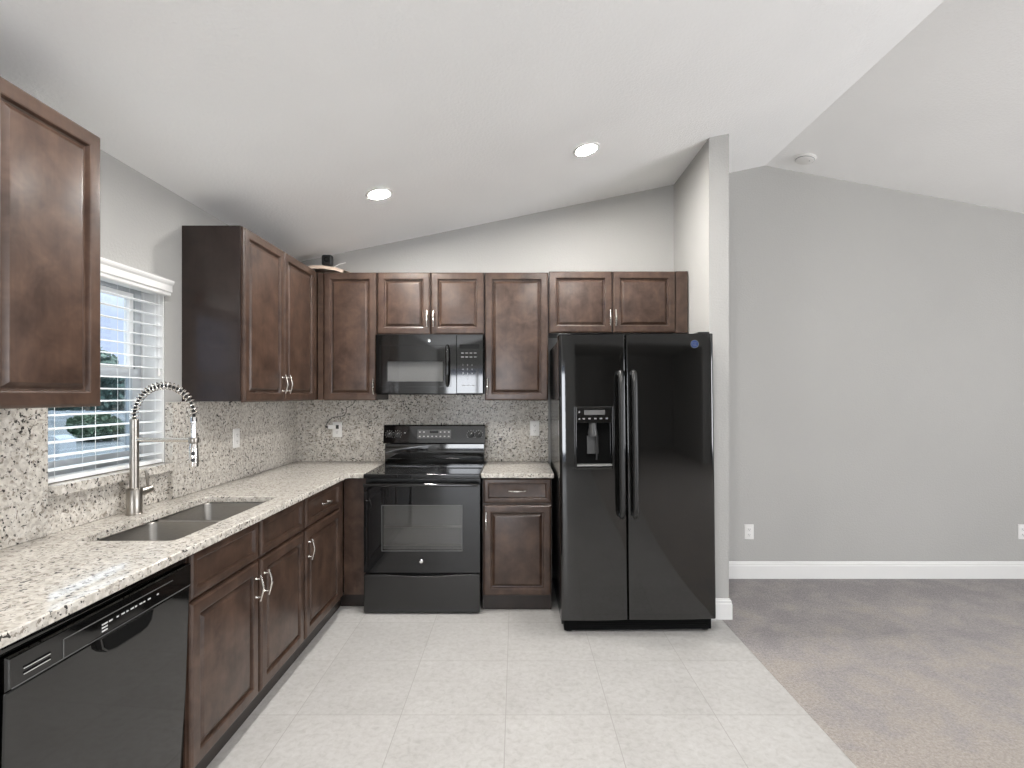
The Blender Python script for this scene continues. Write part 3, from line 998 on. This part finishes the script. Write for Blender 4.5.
# oven door with a window hole
WX0, WX1, WZ0, WZ1 = -0.872, -0.352, 0.415, 0.712
od = MB()
DZ0, DZ1 = 0.274, 0.846
od.box(RX0 + 0.002, WX0, RF, RF + 0.042, DZ0, DZ1, 0.0).box(WX1, RX1 - 0.002, RF, RF + 0.042, DZ0, DZ1, 0.0)
od.box(WX0, WX1, RF, RF + 0.042, DZ0, WZ0).box(WX0, WX1, RF, RF + 0.042, WZ1, DZ1)
bmesh.ops.remove_doubles(od.bm, verts=od.bm.verts[:], dist=1e-5)
odo = od.build('oven_door', M['black_glass'], ra)
MB().box(WX0 + 0.0005, WX1 - 0.0005, RF + 0.002, RF + 0.005, WZ0 + 0.0005, WZ1 - 0.0005).build('oven_window', M['oven_glass'], odo)
MB().box(WX0 + 0.0005, WX1 - 0.0005, RF + 0.036, RF + 0.041, WZ0 + 0.0005, WZ1 - 0.0005).build('oven_cavity', M['oven_inner'], odo)
wr = MB()
for (a, b_, c_, d_) in ((WX0 - 0.003, WX1 + 0.003, WZ1 - 0.002, WZ1 + 0.002), (WX0 - 0.003, WX1 + 0.003, WZ0 - 0.002, WZ0 + 0.002), (WX0 - 0.003, WX0 + 0.001, WZ0 - 0.002, WZ1 + 0.002), (WX1 - 0.001, WX1 + 0.003, WZ0 - 0.002, WZ1 + 0.002)):
    wr.box(a, b_, RF - 0.0012, RF + 0.001, c_, d_)
wr.build('window_outline', M['dark_display'], odo)
rk = MB()
for zz in (0.445, 0.565):
    rk.cyl((WX0 + 0.004, RF + 0.022, zz), (WX1 - 0.004, RF + 0.022, zz), 0.0022, n=8)
    rk.cyl((WX0 + 0.004, RF + 0.03, zz + 0.006), (WX1 - 0.004, RF + 0.03, zz + 0.006), 0.0016, n=8)
rk.build('oven_racks', M['steel'], odo)
hp = []
for i in range(25):
    t = -1 + i / 12
    hp.append((RC + t * (RX1 - RX0 - 0.02) / 2, RF - 0.045 + 0.012 * t ** 2, 0.852 - 0.003 * t * t))
hh = MB().sweep(hp, [0.011] * 25, 14)
for s_ in (-1, 1):
    xx = RC + s_ * ((RX1 - RX0) / 2 - 0.035)
    hh.box(xx - 0.018, xx + 0.018, RF - 0.036, RF - 0.0005, 0.838, 0.846, 0.002)
hh.build('oven_handle', M['black'], odo)
MB().lathe((RC - 0.004, RF - 0.0005, 0.348), [(0.0125, 0), (0.0125, 0.0015), (0.011, 0.002), (0, 0.002)], 26, axis=(0, -1, 0)).build('round_badge', M['chrome'], odo)
# cooktop
MB().box(RX0, RX1, 3.345, 3.872, 0.886, 0.916, 0.006, 3).build('cooktop', M['black_glass'], ra)
# backguard
bg = [(3.875, 0.90), (3.868, 0.935), (3.872, 1.060), (3.868, 1.064), (3.852, 1.066), (3.850, 1.072), (3.872, 1.196), (3.880, 1.204), (3.988, 1.204), (3.988, 0.90)]
MB().prism(bg[:3] + [(3.988, 1.060), (3.988, 0.90)], lambda a, b, h: (h, a, b), RX0 + 0.008, RX1 - 0.008).build('backguard', M['black'], ra, angle=20)
cpn = MB().prism([(3.988, 1.0605)] + bg[3:9], lambda a, b, h: (h, a, b), RX0, RX1).build('control_panel', M['black'], ra, angle=20)
MB().cyl((RX0 + 0.02, 3.868, 0.951), (RX1 - 0.02, 3.868, 0.951), 0.0045, n=10).build('vent_trim', M['black'], ra)
PT = lambda u, v: (u, 3.850 + (v - 1.072) * (0.022 / 0.124), v)     # on the slanted panel face
nrm = Vector((0, -0.124, 0.022)).normalized()


def on_panel(u, v, w):
    p = Vector(PT(u, v)) + nrm * w
    return (p.x, p.y, p.z)


for i, x in enumerate((RX0 + 0.045, RX0 + 0.105, RX1 - 0.105, RX1 - 0.047)):
    kb = MB().lathe(on_panel(x, 1.134, 0.0003), [(0.024, 0), (0.024, 0.004), (0.019, 0.006), (0.017, 0.022), (0.0, 0.023)], 24, axis=nrm)
    ko = kb.build('knob', M['black_plastic'], cpn)
    pm = MB()
    a, b_ = on_panel(x, 1.134, 0.0235), on_panel(x + 0.010, 1.144, 0.0235)
    pm.sweep([a, b_], 0.0016, 6)
    pm.build('pointer', M['key_mark'], ko)
    tk = MB()
    for k in range(9):
        an = math.radians(-40 + 260 * k / 8)
        u, v_ = x + 0.030 * math.cos(an), 1.134 + 0.030 * math.sin(an)
        tk.box(u - 0.0018, u + 0.0018, on_panel(u, v_, 0.0012)[1], on_panel(u, v_, -0.001)[1], v_ - 0.0018, v_ + 0.0018)
    tk.build('dial_marks', M['key_mark'], cpn)
MB().prism([(RC - 0.126, 1.105), (RC + 0.126, 1.105), (RC + 0.126, 1.170), (RC - 0.126, 1.170)], lambda a, b, h: on_panel(a, b, h), 0.0002, 0.0014).build('display_strip', M['dark_display'], cpn)
MB().prism([(RC - 0.034, 1.144), (RC + 0.030, 1.144), (RC + 0.030, 1.162), (RC - 0.034, 1.162)], lambda a, b, h: on_panel(a, b, h), 0.0015, 0.0022).build('clock_display', M['black_glass'], cpn)
km = MB()
for r_, v_ in enumerate((1.152, 1.120)):
    for k in range(8):
        u = RC - 0.108 + k * 0.031
        if r_ == 0 and 2 <= k <= 4:
            continue
        km.prism([(u - 0.006, v_ - 0.004), (u + 0.006, v_ - 0.004), (u + 0.006, v_ + 0.004), (u - 0.006, v_ + 0.004)], lambda a, b, h: on_panel(a, b, h), 0.0015, 0.0022)
km.prism([(RX0 + 0.155, 1.142), (RX0 + 0.165, 1.142), (RX0 + 0.165, 1.150), (RX0 + 0.155, 1.150)], lambda a, b, h: on_panel(a, b, h), 0.0003, 0.001)
km.build('printed_lettering', M['key_mark'], cpn)

# ------------------------------------------------------------------ microwave
MX0, MX1, MZ0, MZ1, MF = -0.985, -0.231, 1.437, 1.852, 3.612
mw = thing('microwave', 'black over-the-range microwave hanging under the short wall cabinet', 'microwave', (-0.61, 3.8, MZ0))
MB().box(MX0 + 0.003, MX1 - 0.003, MF + 0.032, YB - 0.024, MZ0 + 0.002, MZ1 + 0.007).build('body', M['black_satin'], mw)
MS = -0.418             # split between door and control panel
WA, WB, WC, WD = -0.905, -0.512, 1.525, 1.665
mdoor = MB()
mdoor.box(MX0, WA, MF, MF + 0.031, MZ0 + 0.004, MZ1).box(WB, MS - 0.001, MF, MF + 0.031, MZ0 + 0.004, MZ1)
mdoor.box(WA, WB, MF, MF + 0.031, MZ0 + 0.004, WC).box(WA, WB, MF, MF + 0.031, WD, MZ1)
bmesh.ops.remove_doubles(mdoor.bm, verts=mdoor.bm.verts[:], dist=1e-5)
md = mdoor.build('door', M['black'], mw)
MB().box(WA + 0.0005, WB - 0.0005, MF + 0.001, MF + 0.004, WC + 0.0005, WD - 0.0005).build('door_window', M['oven_glass'], md)
MB().box(WA + 0.0005, WB - 0.0005, MF + 0.02, MF + 0.030, WC + 0.0005, WD - 0.0005).build('window_mesh', M['grey_panel'], md)
ol = MB()
O0, O1, P0, P1 = -0.955, -0.455, 1.490, 1.778
for a in ((O0, O1, P1, P1 + 0.0025), (O0, O1, P0, P0 + 0.0025), (O0, O0 + 0.0025, P0, P1), (O1 - 0.0025, O1, P0, P1)):
    ol.box(a[0], a[1], MF - 0.0012, MF + 0.001, a[2], a[3])
ol.build('door_outline', M['black_satin'], md)
MB().sweep([(-0.480, MF - 0.001, 1.775), (-0.480, MF - 0.028, 1.765), (-0.478, MF - 0.034, 1.74), (-0.478, MF - 0.036, 1.635), (-0.478, MF - 0.034, 1.53), (-0.480, MF - 0.028, 1.505), (-0.480, MF - 0.001, 1.495)], [0.010, 0.011, 0.0125, 0.0135, 0.0125, 0.011, 0.010], 14).build('handle', M['black'], md)
MB().lathe((-0.610, MF - 0.0002, 1.812), [(0.011, 0), (0.011, 0.0015), (0.0095, 0.002), (0, 0.002)], 24, axis=(0, -1, 0)).build('round_badge', M['chrome'], md)
mc = MB().box(MS + 0.001, MX1, MF, MF + 0.031, MZ0 + 0.004, MZ1, 0.003).build('control_panel', M['black'], mw)
MB().box(MS + 0.022, MX1 - 0.026, MF - 0.001, MF + 0.001, 1.755, 1.785).build('clock_display', M['black_glass'], mc)
kp = MB()
FM = lambda u0, v0: (lambda u, v, w: (u0 + u, MF - 0.0006 - w, v0 + v))
for r_, row in enumerate(('123', '456', '789', '0')):
    for k, ch in enumerate(row):
        text_into(kp, ch, 0.017, FM(-0.372 + (k if r_ < 3 else 1) * 0.032, 1.640 - r_ * 0.030))
for r_ in range(2):
    for k in range(4):
        x = -0.385 + k * 0.030
        kp.box(x, x + 0.018, MF - 0.0012, MF + 0.001, 1.722 - r_ * 0.028, 1.727 - r_ * 0.028)
for k in range(3):
    x = -0.378 + k * 0.034
    kp.box(x, x + 0.020, MF - 0.0012, MF + 0.001, 1.495, 1.500)
kp.build('keypad_lettering', M['keypad_mark'], mc)
MB().box(MX0 + 0.004, MX1 - 0.004, MF + 0.006, MF + 0.030, MZ0 - 0.004, MZ0 + 0.003, 0.001).build('bottom_grille', M['matte_black'], mw)

# ------------------------------------------------------------------ refrigerator
RFX0, RFX1, RFZ0, RFZ1 = 0.268, 1.194, 0.086, 1.786
FRC = (RFX0 + RFX1) / 2
YD = 3.062              # door front
fg = thing('refrigerator', 'black side-by-side refrigerator with ice and water dispenser beside the wall stub', 'refrigerator', (FRC, 3.5, 0))
MB().box(RFX0 + 0.006, RFX1 - 0.006, YD + 0.082, YB - 0.06, 0.03, RFZ1 - 0.018, 0.004).build('body', M['black_satin'], fg)
SPLIT = 0.667


def fridge_door(x0, x1, rl, rr, name):
    """cross-section: slightly bowed front, rounded outer edges"""
    pts = [(x0, YD + 0.078), (x0, YD + 0.012 + rl)]
    n = 6
    for k in range(1, n + 1):
        a = math.radians(180 + 90 * k / n)
        pts.append((x0 + rl + rl * math.cos(a), YD + 0.006 + rl + rl * math.sin(a)))
    m_ = 12
    for k in range(1, m_):
        t = k / m_
        x = x0 + rl + (x1 - rr - x0 - rl) * t
        pts.append((x, YD + 0.006 - 0.006 * (1 - (2 * t - 1) ** 2)))
    for k in range(0, n + 1):
        a = math.radians(270 + 90 * k / n)
        pts.append((x1 - rr + rr * math.cos(a), YD + 0.006 + rr + rr * math.sin(a)))
    pts.append((x1, YD + 0.078))
    return MB().prism(pts, lambda a, b, h: (a, b, h), RFZ0, RFZ1)


DX0, DX1, DZa, DZb = 0.356, 0.594, 0.985, 1.360
ld = fridge_door(RFX0, SPLIT - 0.004, 0.020, 0.008, 'ld').build('freezer_door', M['black'], fg, angle=40)
# cut the dispenser bay
cut = MB().box(DX0 + 0.012, DX1 - 0.012, YD - 0.05, YD + 0.066, DZa + 0.018, 1.262).build('cut', M['black'], fg)
bo = ld.modifiers.new('bay', 'BOOLEAN')
bo.operation, bo.object, bo.solver = 'DIFFERENCE', cut, 'EXACT'
bpy.context.view_layer.update()
nm = bpy.data.meshes.new_from_object(ld.evaluated_get(bpy.context.evaluated_depsgraph_get()))
ld.modifiers.clear()
ld.data = nm
nm.polygons.foreach_set('use_smooth', [True] * len(nm.polygons))
nm.set_sharp_from_angle(angle=math.radians(40))
bpy.data.objects.remove(cut)
rd = fridge_door(SPLIT + 0.004, RFX1, 0.008, 0.020, 'rd').build('refrigerator_door', M['black'], fg, angle=40)
# dispenser
bz = MB()
for a in ((DX0, DX0 + 0.014, DZa, DZb), (DX1 - 0.014, DX1, DZa, DZb), (DX0 + 0.014, DX1 - 0.014, DZa, DZa + 0.020), (DX0 + 0.014, DX1 - 0.014, DZb - 0.012, DZb)):
    bz.box(a[0], a[1], YD - 0.008, YD + 0.006, a[2], a[3], 0.004, 3)
dsp = bz.build('dispenser_frame', M['black'], ld)
MB().box(DX0 + 0.013, DX1 - 0.013, YD - 0.005, YD + 0.010, 1.262, DZb - 0.011).build('dispenser_panel', M['black'], ld)
MB().box(DX0 + 0.060, DX1 - 0.055, YD - 0.0062, YD - 0.004, 1.310, 1.338).build('dispenser_display', M['dark_display'], ld)
ic = MB()
for k in range(5):
    x = DX0 + 0.050 + k * 0.034
    ic.box(x, x + 0.014, YD - 0.0062, YD - 0.004, 1.283, 1.292)
ic.box(DX0 + 0.026, DX0 + 0.036, YD - 0.0062, YD - 0.004, 1.322, 1.334).box(DX0 + 0.026, DX0 + 0.036, YD - 0.0062, YD - 0.004, 1.282, 1.291)
ic.build('dispenser_lettering', M['keypad_mark'], ld)
MB().box(DX0 + 0.0135, DX1 - 0.0135, YD + 0.060, YD + 0.0655, DZa + 0.0205, 1.261).build('dispenser_back', M['matte_black'], ld)
MB().lathe((0.470, YD + 0.025, 1.180), [(0.0, 0), (0.026, 0.0), (0.030, 0.02), (0.024, 0.05), (0.024, 0.080), (0, 0.080)], 24).build('ice_chute', M['grey_plastic'], ld)
MB().box(0.436, 0.504, YD + 0.034, YD + 0.040, 1.075, 1.185, 0.002).build('paddle', M['grey_plastic'], ld)
MB().sweep([(0.492, YD + 0.02, 1.18), (0.492, YD + 0.02, 1.09), (0.490, YD + 0.02, 1.04)], [0.008, 0.006, 0.005], 12).build('water_spout', M['black_plastic'], ld)
MB().box(DX0 + 0.0145, DX1 - 0.0145, YD + 0.004, YD + 0.059, DZa + 0.0185, DZa + 0.026).build('drip_tray', M['grey_panel'], ld)


def fr_handle(x, dirx, parent):
    H0, H1 = 0.712, 1.556
    path, rad = [], []
    for z_, off in ((H1, 0.004), (H1 + 0.002, 0.028), (H1 - 0.014, 0.045), (H1 - 0.06, 0.052), (1.35, 0.055), (1.13, 0.056), (0.92, 0.055), (H0 + 0.06, 0.052), (H0 + 0.014, 0.045), (H0 - 0.002, 0.028), (H0, 0.004)):
        path.append((x, YD - off, z_))
        rad.append(0.0165)
    mb = MB().sweep(path, rad, 16)
    return mb.build('handle', M['black_plastic'], parent, angle=50)


fr_handle(0.628, -1, ld)
fr_handle(0.706, 1, rd)
BXc, BZc = 1.078, 1.724
bd = MB().lathe((BXc, YD + 0.0035, BZc), [(0.0235, 0), (0.0235, 0.003), (0, 0.0032)], 36, axis=(0, -1, 0)).build('round_badge', M['badge_blue'], rd)
bd['label'] = 'round blue and silver badge'
rg = MB().lathe((BXc, YD + 0.0035, BZc), [(0.0235, 0.0033), (0.0235, 0.0045), (0.0221, 0.0045), (0.0221, 0.0033)], 36, axis=(0, -1, 0))


def curl(cx, cz, r, a0, a1, n=12):
    rg.sweep([(BXc + cx + r * math.cos(math.radians(a0 + (a1 - a0) * k / n)), YD - 0.0005, BZc + cz + r * math.sin(math.radians(a0 + (a1 - a0) * k / n))) for k in range(n + 1)], 0.0006, 6)


curl(-0.006, 0.003, 0.007, 30, 330)
curl(-0.003, -0.006, 0.006, 180, 380)
curl(0.008, 0.005, 0.005, 40, 270)
curl(0.008, -0.005, 0.0055, 90, 330)
rg.build('badge_ring', M['badge_ring'], bd)
gr = MB().box(RFX0 + 0.02, RFX1 - 0.02, YD + 0.045, YD + 0.081, 0.010, 0.082)
for k in range(5):
    gr.box(RFX0 + 0.05, RFX1 - 0.05, YD + 0.041, YD + 0.0445, 0.03 + k * 0.012, 0.036 + k * 0.012)
gr.build('base_grille', M['matte_black'], fg)
for x in (RFX0 + 0.05, RFX1 - 0.05):
    MB().lathe((x, YD + 0.075, 0.0), [(0, 0), (0.024, 0), (0.026, 0.006), (0.020, 0.012), (0.010, 0.014), (0.010, 0.028), (0, 0.028)], 20).build('foot', M['black_plastic'], fg)
    MB().lathe((x, YB - 0.15, 0.0), [(0, 0), (0.024, 0), (0.026, 0.006), (0.020, 0.012), (0.010, 0.014), (0.010, 0.03), (0, 0.03)], 20).build('foot', M['black_plastic'], fg)
for x in (RFX0 + 0.03, RFX1 - 0.06):
    MB().box(x - 0.025, x + 0.045, YD + 0.03, YD + 0.16, RFZ1 + 0.0005, RFZ1 + 0.014, 0.004).build('hinge_cover', M['black_plastic'], fg)
fg.rotation_euler = (0, math.radians(-0.65), 0)
fg.location.x += 0.004
fg.location.z += 0.0055

# ------------------------------------------------------------------ outlets


def outlet(name, fn, u, v, label, group='white outlet plates', w=0.072, h=0.116):
    t = thing(name, label, 'outlet', fn(u, v, 0), group)
    mb = MB().nested(fn, u - w / 2, u + w / 2, v - h / 2, v + h / 2, [(0, 0.0003), (0, 0.003), (0.003, 0.0055), (0.006, 0.006)])
    mb.build('cover_plate', M['white_plastic'], t, angle=20)
    for dv in (-0.0205, 0.0205):
        s_ = MB().nested(fn, u - 0.0165, u + 0.0165, v + dv - 0.014, v + dv + 0.014, [(0, 0.0062), (0, 0.0075), (0.002, 0.0082)]).build('socket', M['white_plastic'], t, angle=20)
        sl_ = MB()
        for du in (-0.006, 0.006):
            sl_.nested(fn, u + du - 0.001, u + du + 0.001, v + dv - 0.002, v + dv + 0.007, [(0, 0.0083), (0, 0.0088)])
        sl_.nested(fn, u - 0.002, u + 0.002, v + dv - 0.010, v + dv - 0.006, [(0, 0.0083), (0, 0.0088)])
        sl_.build('socket_slots', M['matte_black'], s_)
    return t


outlet('wall_outlet', BACK(YG), -1.387, 1.162, 'white outlet on the granite backsplash left of the range with a plug in it')
outlet('wall_outlet', BACK(YG), 0.145, 1.172, 'white outlet on the granite backsplash between range and refrigerator')
outlet('wall_outlet', LEFT(GFR), 3.130, 1.167, 'white outlet on the left wall backsplash under the corner cabinet')
outlet('wall_outlet', BACK(YB), 1.818, 0.362, 'white outlet low on the grey wall just right of the wall stub')
outlet('wall_outlet', BACK(YB), 3.952, 0.362, 'white outlet low on the grey wall cut by the right edge')
# plug and cord
pa = thing('power_adapter', 'small power adapter plugged in left of the range, its dark cord running up', 'adapter', (-1.41, YG - 0.02, 1.175))
MB().box(-1.447, -1.379, YG - 0.040, YG - 0.0092, 1.168, 1.200, 0.004).build('adapter_body', M['white_plastic'], pa)
MB().box(-1.384, -1.362, YG - 0.044, YG - 0.0405, 1.170, 1.200, 0.001).build('adapter_face', M['black_plastic'], pa)
MB().cyl((-1.466, YG - 0.026, 1.184), (-1.4475, YG - 0.026, 1.184), 0.007, 0.008, 12).build('cord_plug', M['black_plastic'], pa)
cpts = [(-1.466, 1.184), (-1.472, 1.195), (-1.455, 1.225), (-1.420, 1.255), (-1.375, 1.262), (-1.335, 1.272), (-1.318, 1.30), (-1.312, 1.330), (-1.285, 1.345), (-1.258, 1.365), (-1.243, 1.393)]
cm = []
for i in range(len(cpts) - 1):
    p0, p1, p2, p3 = [Vector(cpts[max(0, min(len(cpts) - 1, j))]) for j in (i - 1, i, i + 1, i + 2)]
    for k in range(5):
        t = k / 5
        q = 0.5 * (2 * p1 + (p2 - p0) * t + (2 * p0 - 5 * p1 + 4 * p2 - p3) * t * t + (3 * p1 - p0 - 3 * p2 + p3) * t ** 3)
        cm.append((q.x, YG - 0.006 - (0.02 if i == 0 else 0), q.y))
MB().sweep(cm, 0.0023, 8).build('cord', M['black_plastic'], pa)

# ------------------------------------------------------------------ on top of the cabinets
cb = MB()
top = [(-1.665, 2.318), (-1.60, 2.340), (-1.54, 2.356), (-1.47, 2.366), (-1.40, 2.366), (-1.32, 2.354), (-1.25, 2.334), (-1.185, 2.3125)]
cb.prism([(x, z_ + 0.0035) for x, z_ in top] + [(x, z_) for x, z_ in reversed(top)], lambda a, b, h: (a, h, b), 3.735, 3.945)
lip = [(x, max(2.3135, z_ - 0.020)) for x, z_ in top[:-1]]
cb.prism([(x, z_ + 0.0035) for x, z_ in top[:-1]] + list(reversed(lip)), lambda a, b, h: (a, h, b), 3.731, 3.7349)
tag(cb.build('cardboard_piece', M['card']), 'warped tan cardboard piece lying on top of the corner cabinets', 'cardboard')
cmr = thing('security_camera', 'small black camera box standing on cardboard above the corner cabinets', 'camera', (-1.405, 3.84, 2.3705))
MB().box(-1.444, -1.366, 3.815, 3.865, 2.392, 2.472, 0.014, 4).build('housing', M['black_plastic'], cmr)
MB().lathe((-1.405, 3.8148, 2.436), [(0.020, 0), (0.020, 0.003), (0.014, 0.004), (0.012, 0.001), (0, 0.0015)], 24, axis=(0, -1, 0)).build('lens', M['black_glass'], cmr)
MB().sweep([(-1.405, 3.84, 2.3915), (-1.405, 3.84, 2.378)], [0.008, 0.010], 14).cyl((-1.405, 3.84, 2.3705), (-1.405, 3.84, 2.378), 0.024, 0.020, 20).build('stand', M['grey_panel'], cmr)
tag(MB().sweep([(-1.372, 3.85, 2.372), (-1.355, 3.85, 2.390), (-1.32, 3.852, 2.409), (-1.275, 3.855, 2.420)], 0.0032, 8).build('white_wire', M['white_plastic']), 'stiff white wire end sticking up beside the small black camera', 'wire')

# ------------------------------------------------------------------ ceiling fixtures


def downlight(x, y, label):
    zc = ceil_z(x)
    t = thing('recessed_light', label, 'ceiling light', (x, y, zc), 'recessed ceiling lights')
    MB().lathe((x, y, zc), [(0.082, -0.0005), (0.080, -0.005), (0.068, -0.007), (0.060, -0.003), (0.060, -0.0005)], 48).build('trim_ring', M['white_plastic'], t)
    MB().lathe((x, y, zc), [(0.059, -0.001), (0.059, -0.0032), (0.0, -0.0034)], 40).build('lamp_lens', M['lens'], t)
    t.rotation_euler = (0, -math.atan(SLOPE_L), 0)
    return t


downlight(-0.829, 3.117, 'glowing round recessed light in the ceiling above the microwave side')
downlight(0.421, 3.094, 'glowing round recessed light in the ceiling above the refrigerator side')
downlight(-0.840, 1.45, 'glowing recessed light just above the top edge, nearest the sink')
downlight(0.421, 1.45, 'glowing recessed light out of view above the middle of the floor')
sd = thing('smoke_detector', 'round white smoke detector on the ceiling near the ridge', 'smoke detector', (2.14, 3.81, ceil_z(2.14)))
zc = ceil_z(2.14)
MB().lathe((2.14, 3.81, zc), [(0.076, -0.0005), (0.076, -0.008), (0.070, -0.012), (0.066, -0.014), (0.060, -0.022), (0.050, -0.026), (0.0, -0.027)], 40).build('housing', M['white_plastic'], sd, angle=25)
MB().lathe((2.165, 3.79, zc), [(0.005, -0.0255), (0.004, -0.0285), (0, -0.0285)], 14).build('indicator', M['grey_panel'], sd)
MB().lathe((2.14, 3.81, zc), [(0.0655, -0.0155), (0.0645, -0.018), (0.0625, -0.0205)], 40).build('vent_ring', M['grey_panel'], sd)
sd.rotation_euler = (0, math.atan(SLOPE_R), 0)

# ------------------------------------------------------------------ outside the window
struct(MB().box(-90, -2.0, -30, 90, -0.40, -0.15).build('ground', M['ground']))


def blob_bush(name, loc, size, label, cat, mat, n=900, seed=1, leaf=0.07, group=None):
    rnd = random.Random(seed)
    mb = MB()
    sx, sy, sz = size
    for i in range(n):
        th, ph = rnd.uniform(0, 2 * math.pi), math.acos(rnd.uniform(-1, 1))
        r = rnd.uniform(0.6, 1.0) ** 0.6 * (0.88 + 0.14 * math.sin(3 * th + seed) * math.sin(2 * ph + 2.0 * seed))
        p = Vector((loc[0] + sx * r * math.sin(ph) * math.cos(th), loc[1] + sy * r * math.sin(ph) * math.sin(th), loc[2] + sz * (0.92 + r * math.cos(ph))))
        a = Vector((rnd.gauss(0, 1), rnd.gauss(0, 1), rnd.gauss(0, 1))).normalized() * leaf
        b_ = a.orthogonal().normalized() * leaf * 0.5
        mb.bm.faces.new([mb.bm.verts.new(p - a), mb.bm.verts.new(p + b_), mb.bm.verts.new(p + a), mb.bm.verts.new(p - b_)])
    t = thing(name, label, cat, loc, group)
    mb.build('foliage', mat, t, smooth=False)
    return t


def trunk(t, loc, h, r):
    MB().sweep([(loc[0], loc[1], loc[2] + 0.0), (loc[0] + 0.03, loc[1], loc[2] + h * 0.5), (loc[0], loc[1], loc[2] + h)], [r, r * 0.8, r * 0.5], 10).build('trunk', M['bark'], t)


sh = (-14.3, 17.6, -0.15)
trunk(blob_bush('shrub', sh, (0.95, 0.8, 0.52), 'round green shrub outside, seen through the lower window pane', 'shrub', M['leaf'], 1600, 3, 0.09), sh, 0.7, 0.05)
for k, (x, y, s_, lab) in enumerate(((-27.5, 33.0, 1.9, 'distant green tree seen through the upper pane beside the window frame'),
                                    (-31.5, 33.5, 1.45, 'distant green tree lower left of the other tree outside the window'))):
    l = (x, y, -0.15)
    trunk(blob_bush('tree', (x, y, 1.2 if k else 1.7), (s_, s_, s_ * 0.8), lab, 'tree', M['tree_leaf'], 1300, 11 + k, 0.26, 'trees outside the window'), l, 3.2, 0.14)
hd_ = (-34.5, 40.0, -0.15)
trunk(blob_bush('hedge', hd_, (6.5, 1.6, 1.75), 'wide blurry green hedge far behind the shrub, across the yard outside', 'hedge', M['tree_leaf'], 3200, 5, 0.33), hd_, 1.5, 0.1)
hs = thing('house', 'pale house across the street seen through the lower window pane', 'house', (-40, 52, -0.15))
MB().box(-52, -36, 52, 60, -0.15, 2.0).build('walls', M['stucco'], hs)
MB().prism([(-52.6, 2.0), (-35.4, 2.0), (-38, 3.2), (-50, 3.2)], XZ, 51.5, 60.5).build('roof', M['roof'], hs)
for x in (-49, -42.5):
    MB().box(x, x + 1.6, 51.93, 51.99, 0.6, 1.6).build('window', M['house_window'], hs)
wf = thing('fence', 'low white fence behind the shrub outside the window', 'fence', (-24, 27, -0.15))
for k in range(16):
    x = -30 + k * 0.8
    MB().box(x, x + 0.12, 27.0, 27.12, -0.15, 0.62).build('post', M['stucco'], wf)
for z_ in (0.05, 0.25, 0.45):
    MB().box(-30, -17.9, 26.95, 26.998, z_, z_ + 0.15).build('rail', M['stucco'], wf)
ub = thing('utility_box', 'white round-topped utility box outside at the lower left of the window', 'utility box', (-9.7, 10.8, -0.15))
up = [(-9.92, -0.15), (-9.48, -0.15), (-9.48, 0.42)] + [(-9.70 + 0.22 * math.cos(math.radians(a)), 0.42 + 0.16 * math.sin(math.radians(a))) for a in range(15, 180, 15)] + [(-9.92, 0.42)]
MB().prism(up, XZ, 10.7, 11.1).build('cabinet', M['stucco'], ub)
MB().box(-9.86, -9.54, 10.685, 10.699, -0.05, 0.36, 0.003).build('lid_panel', M['stucco'], ub)

for o in bpy.data.objects:
    if '_origin' in o:
        del o['_origin']
